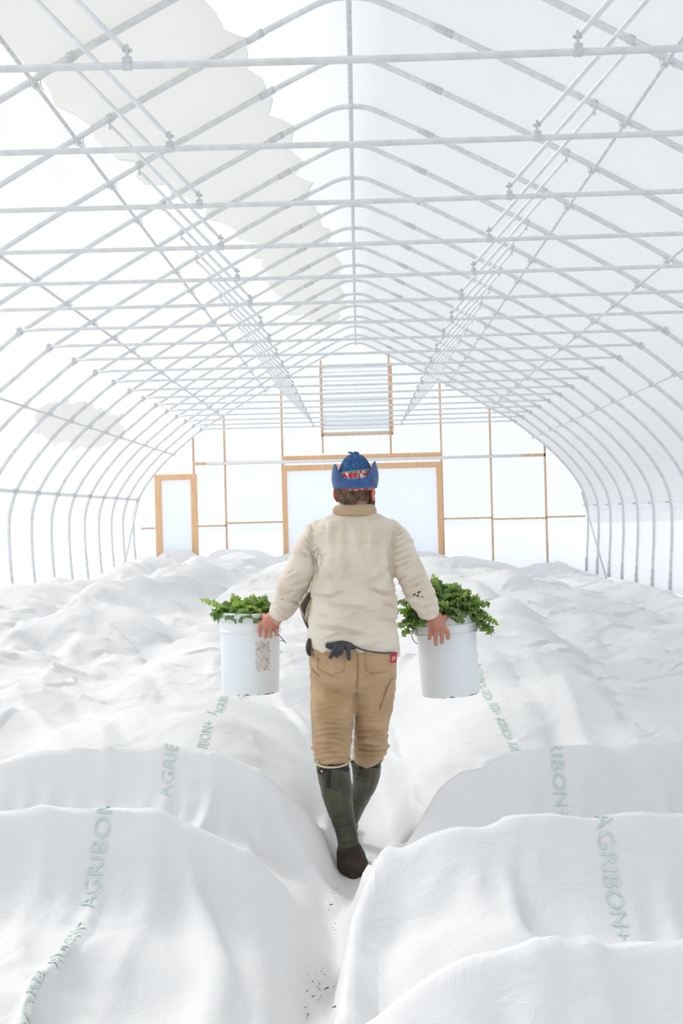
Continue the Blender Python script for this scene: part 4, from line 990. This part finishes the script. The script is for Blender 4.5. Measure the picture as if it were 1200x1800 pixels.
# work gloves tucked under the hem (a thing of its own)
mb = MB()
limb(mb, [(574, 1134, 5.462, 5), (585, 1136, 5.460, 8), (600, 1134, 5.458, 9), (613, 1135, 5.460, 8.5), (624, 1138, 5.462, 5)], 4, 12)
for L in ([(592, 1136, 5.43, 4.4), (586, 1146, 5.42, 4.4), (580, 1156, 5.43, 4)], [(597, 1136, 5.43, 4), (594, 1146, 5.418, 4.2), (591, 1154, 5.43, 3.6)], [(603, 1134, 5.43, 4), (600, 1144, 5.415, 4), (598, 1150, 5.43, 3.6)], [(611, 1134, 5.43, 5), (612, 1147, 5.42, 4.6), (613, 1159, 5.43, 4)]):
    limb(mb, L, 3, 10)
gl = remesh(mb, 'work_glove', .0025, BLACK, 2); tag(gl, 'crumpled black work glove tucked under the sweater hem at the man\'s back', 'glove')

# ------------------------------------------------------------------ buckets
BUCK, n_, l_, b_ = new_mat('white_hdpe')
_tc = n_.new('ShaderNodeTexCoord'); _sep = n_.new('ShaderNodeSeparateXYZ'); l_.new(_tc.outputs['Object'], _sep.inputs[0])
_no = n_.new('ShaderNodeTexNoise'); _no.inputs['Scale'].default_value = 26; _no.inputs['Detail'].default_value = 6; l_.new(_tc.outputs['Object'], _no.inputs['Vector'])
_mr = n_.new('ShaderNodeMapRange'); _mr.inputs['From Min'].default_value = 0; _mr.inputs['From Max'].default_value = .016; _mr.inputs['To Min'].default_value = .50; _mr.inputs['To Max'].default_value = .93
l_.new(_sep.outputs['Z'], _mr.inputs['Value']); _gt = n_.new('ShaderNodeMath'); _gt.operation = 'GREATER_THAN'; l_.new(_no.outputs[0], _gt.inputs[0]); l_.new(_mr.outputs[0], _gt.inputs[1])
_mix = n_.new('ShaderNodeMix'); _mix.data_type = 'RGBA'; l_.new(_gt.outputs[0], _mix.inputs['Factor']); _mix.inputs['A'].default_value = (.88, .89, .91, 1); _mix.inputs['B'].default_value = (.09, .05, .025, 1)
l_.new(_mix.outputs['Result'], b_.inputs['Base Color']); b_.inputs['Roughness'].default_value = .35; b_.inputs['Subsurface Weight'].default_value = .1
WIRE = noise_mat('dark_wire', (.10, .10, .11), (.18, .18, .19), rough=.35, metal=.8)
LABELM, n_, l_, b_ = new_mat('peeled_label')
_tc = n_.new('ShaderNodeTexCoord'); _no = n_.new('ShaderNodeTexNoise'); _no.inputs['Scale'].default_value = 70; _no.inputs['Detail'].default_value = 9; _no.inputs['Roughness'].default_value = .7; _no.inputs['Distortion'].default_value = 1.5; l_.new(_tc.outputs['Object'], _no.inputs['Vector'])
_r = n_.new('ShaderNodeValToRGB'); _r.color_ramp.elements[0].position = .36; _r.color_ramp.elements[0].color = (.30, .22, .16, 1); _r.color_ramp.elements[1].position = .44; _r.color_ramp.elements[1].color = (.60, .55, .50, 1); _e = _r.color_ramp.elements.new(.56); _e.color = (.76, .75, .74, 1)
l_.new(_no.outputs[0], _r.inputs[0]); l_.new(_r.outputs[0], b_.inputs['Base Color']); b_.inputs['Roughness'].default_value = .8
BH, BRT, BRB = .365, .142, .130
def lathe(prof, n=72):
    v = []; f = []
    for r, z in prof:
        for j in range(n): g = 2 * math.pi * j / n; v.append((r * math.cos(g), r * math.sin(g), z))
    for i in range(len(prof) - 1):
        for j in range(n): f.append((i * n + j, i * n + (j + 1) % n, (i + 1) * n + (j + 1) % n, (i + 1) * n + j))
    return v, f, n
def make_bucket(loc, tilt, ear_ang, bail, label_ang=None):
    root = empty('bucket', loc); root.rotation_euler = (0, tilt, 0)
    r = lambda z: BRB + (BRT - .006 - BRB) * z / BH
    pr = [(.0, .004), (r(0) - .01, .004), (r(0) - .006, 0), (r(0) - .001, .002), (r(0), .006), (r(.27), .272), (r(.27) + .007, .276), (r(.27) + .008, .281), (r(.28) + .003, .286), (r(.31) + .003, .312),
          (r(.31) + .008, .316), (r(.31) + .008, .321), (r(.32) + .003, .325), (r(.355) + .003, .352), (r(.36) + .006, .355), (r(.36) + .006, .363), (r(.36) + .001, BH), (r(.36) - .003, .362), (r(.2) - .003, .2), (r(0) - .005, .012), (0, .012)]
    v, f, n = lathe(pr); me = mesh_obj('shell', v, f, BUCK, root); autosmooth(me, 35)
    for s in (0, math.pi):
        g = ear_ang + s; c = Vector((math.cos(g), math.sin(g), 0)) * (r(.3) + .010)
        m = MB(); m.tube([c * .96 + Vector((0, 0, .298)), c * 1.06 + Vector((0, 0, .298))], [.017, .014], 14); m.obj('handle_ear', BUCK, root, True)
    a = Vector((math.cos(ear_ang), math.sin(ear_ang), 0)) * (r(.3) + .016); side = Vector((-math.sin(ear_ang), math.cos(ear_ang), 0)) * bail
    P = [a + Vector((0, 0, .298))]
    for i in range(1, 24):
        t = math.pi * i / 24; P.append(a * math.cos(t) * 1.04 + side * (.165 * math.sin(t)) + Vector((0, 0, .298 - .075 * math.sin(t) - .02 * math.sin(2 * t) ** 2)))
    P.append(-a + Vector((0, 0, .298)))
    MB().tube(P, .0022, 6).obj('bail_handle', WIRE, root, True)
    if label_ang is not None:
        v = []; f = []; k = 0
        for (z0, z1) in ((.108, .238),):
            for i in range(25):
                for j in range(9):
                    g = label_ang + (j / 8 - .5) * .52; z = z0 + (z1 - z0) * i / 24; e = .009 * mnoise.noise((g * 9, z * 50, 1)) if i in (0, 24) or j in (0, 8) else 0
                    v.append(((r(z) + .0012) * math.cos(g + e * 6), (r(z) + .0012) * math.sin(g + e * 6), z + e))
            for i in range(24):
                for j in range(8): f.append((k + i * 9 + j, k + i * 9 + j + 1, k + (i + 1) * 9 + j + 1, k + (i + 1) * 9 + j))
            k += 81
        lb = mesh_obj('label_residue', v, f, LABELM, root); tag(lb, 'speckled remains of a torn paper label')
    return root
YB = 5.93
bl = U(440, 1216, YB); br = U(792.5, 1220, YB)
bucket_l = make_bucket(bl, math.radians(1.2), math.radians(-52), 1, math.radians(-60)); tag(bucket_l, 'white plastic bucket in the man\'s left hand, with a torn speckled label', 'bucket')
bucket_r = make_bucket(br, math.radians(-3.0), math.radians(8), 1); tag(bucket_r, 'plain white plastic bucket in the man\'s right hand, heaped with kale', 'bucket')

# ------------------------------------------------------------------ kale
def leaf_mat(name, a_, b2):
    m = noise_mat(name, a_, b2, scale=22, rough=.5, bump=.6, bscale=110, bdist=.003); b = m.node_tree.nodes['Principled BSDF']
    l = m.node_tree.links; n = m.node_tree.nodes; tl = n.new('ShaderNodeBsdfTranslucent'); tl.inputs[0].default_value = (b2[0] * 1.3, b2[1] * 1.4, b2[2] * .7, 1); mx = n.new('ShaderNodeMixShader'); mx.inputs[0].default_value = .4
    l.new(b.outputs[0], mx.inputs[1]); l.new(tl.outputs[0], mx.inputs[2]); l.new(mx.outputs[0], n['Material Output'].inputs['Surface']); return m
LEAFM = [leaf_mat('kale_green', (.12, .21, .06), (.30, .42, .16)), leaf_mat('kale_bright', (.19, .33, .06), (.42, .56, .16)), leaf_mat('kale_grey_green', (.17, .26, .14), (.37, .46, .27))]
STEMM = noise_mat('kale_stem', (.30, .42, .18), (.42, .52, .28), rough=.5)
def kale_mesh(seed, mat, L=.26, W=.075):
    r = random.Random(seed); NL, NW = 44, 12; v = []; f = []; mid = []
    bend = r.uniform(.7, 1.7); tw = r.uniform(-.6, .6); ph = r.uniform(0, 6)
    for i in range(NL + 1):
        u = i / NL; s = u * L
        an = bend * u * u * 1.1; x = 0; # curl over
        cy_ = L * (math.sin(bend * u) / bend) if bend else s; cz = L * ((1 - math.cos(bend * u)) / bend)
        # midrib arcs outwards (+y) and down at the tip
        c = Vector((.01 * math.sin(3 * u + ph), cz * .8, cy_)); mid.append(c)
        tang = Vector((0, math.sin(bend * u), math.cos(bend * u))); nrm = Vector((0, math.cos(bend * u), -math.sin(bend * u)))
        env = max(0, math.sin(math.pi * min(1, (u - .12) / .88) ** .75)) if u > .12 else 0
        lobe = .55 + .45 * abs(math.sin(u * 17 + ph)) ** .7; w = W * env * lobe * (1 + .12 * math.sin(u * 61 + ph))
        for j in range(-NW // 2, NW // 2 + 1):
            t = j / (NW / 2); ww = w if j >= 0 else W * env * (.55 + .45 * abs(math.sin(u * 17 + ph + .9)) ** .7) * (1 + .12 * math.sin(u * 53))
            ruf = abs(t) ** 1.6 * (.022 * math.sin(u * 46 + ph + t * 2) + .014 * math.sin(u * 83 + 2 * ph - t * 3)) * min(1, env * 2)
            v.append(c + Vector((1, 0, 0)) * (t * ww) + nrm * (ruf + .35 * abs(t) * ww * .6) + tang * (.012 * abs(t) * math.sin(u * 57 + ph * 2)))
    k = NW + 1
    for i in range(NL):
        for j in range(NW): f.append((i * k + j, i * k + j + 1, (i + 1) * k + j + 1, (i + 1) * k + j))
    return v, f, mid
PROTO = []
for s in range(7):
    v, f, mid = kale_mesh(s * 13 + 1, None, L=[.22, .25, .20, .23, .25, .19, .21][s], W=[.10, .115, .10, .11, .10, .105, .12][s])
    me = bpy.data.meshes.new('kale_leaf'); me.from_pydata([tuple(p) for p in v], [], f); me.polygons.foreach_set('use_smooth', [True] * len(f)); me.materials.append(LEAFM[s % 3])
    st = MB().tube(mid[::4], [.0045 * (1 - .8 * i / 11) for i in range(len(mid[::4]))], 6)
    sm_ = bpy.data.meshes.new('stem'); sm_.from_pydata([tuple(p) for p in st.v], [], st.f); sm_.polygons.foreach_set('use_smooth', [True] * len(st.f)); sm_.materials.append(STEMM)
    PROTO.append((me, sm_))
def put_leaf(base, az, lean, s, scale, label, group, roll=0.0):
    me, st = PROTO[s % 7]
    o = bpy.data.objects.new('kale_leaf', me); COL.objects.link(o); o.location = base
    R = Matrix.Rotation(az, 4, 'Z') @ Matrix.Rotation(-lean, 4, 'X') @ Matrix.Rotation(roll, 4, 'Z')
    o.rotation_euler = R.to_euler(); o.scale = (scale,) * 3
    q = bpy.data.objects.new('stem', st); COL.objects.link(q); q.parent = o
    return tag(o, label, 'kale leaf', group)
rk = random.Random(21)
def fill(broot, n, hz_, spread, label, group, base_z, leanmax, smin, smax):
    mw = Matrix.Translation(broot.location) @ broot.rotation_euler.to_matrix().to_4x4()
    for i in range(n):
        g = i * 2.39996 + rk.uniform(-.3, .3); t = ((i + .5) / n) ** .5; rad = spread * t
        b = mw @ Vector((rad * math.cos(g), rad * math.sin(g), base_z + rk.uniform(-.01, .015) + (1 - t * t) * hz_))
        s = i * 3 + int(rk.random() * 5); shade = ('dark green', 'bright green', 'greyish green')[(s % 7) % 3]
        put_leaf(b, g - math.pi / 2, leanmax * t + rk.uniform(-.3, .25), s, rk.uniform(smin, smax), shade + ' ' + label, shade + ' ' + group, rk.uniform(-.8, .8))
fill(bucket_l, 70, .04, .112, 'curly kale leaf in the bucket with the torn label', 'kale leaves in the labelled bucket', .318, .8, .34, .46)
fill(bucket_r, 120, .105, .112, 'curly kale leaf in the heaped plain bucket', 'kale leaves in the plain bucket', .325, .85, .38, .52)
DR = 'kale leaf drooping over the rim between the bucket and the man\'s sweater'; DG = 'kale leaves drooping beside the sweater'
OR_ = 'large kale leaf hanging over the outer rim of the heaped bucket'; OG = 'kale leaves hanging at the outer rim'
for (px_, py_, az, lean, s, sc, lb, gr) in (
        (404, 1073, 1.75, .85, 1, .62, 'single kale leaf sticking out past the rim of the labelled bucket, at far left', None),
        (748, 1080, 1.9, 1.05, 2, .62, DR, DG), (746, 1072, 1.5, .8, 3, .66, DR, DG), (748, 1086, 1.35, 1.35, 4, .66, DR, DG), (746, 1088, 2.1, 1.45, 0, .66, DR, DG), (748, 1062, 1.7, .6, 6, .66, DR, DG), (742, 1082, 1.6, 1.7, 5, .62, DR, DG), (740, 1076, 1.3, 1.2, 1, .6, DR, DG), (738, 1090, 1.8, 1.8, 3, .55, DR, DG),
        (830, 1080, -1.5, 1.45, 4, .60, OR_, OG), (830, 1084, -1.9, 1.85, 0, .60, OR_, OG), (822, 1066, -1.2, 1.05, 3, .55, OR_, OG), (832, 1086, -1.3, 2.0, 6, .6, OR_, OG)):
    p = U(px_, py_, 5.88); o = put_leaf(p, az, lean, s, sc, lb, gr)
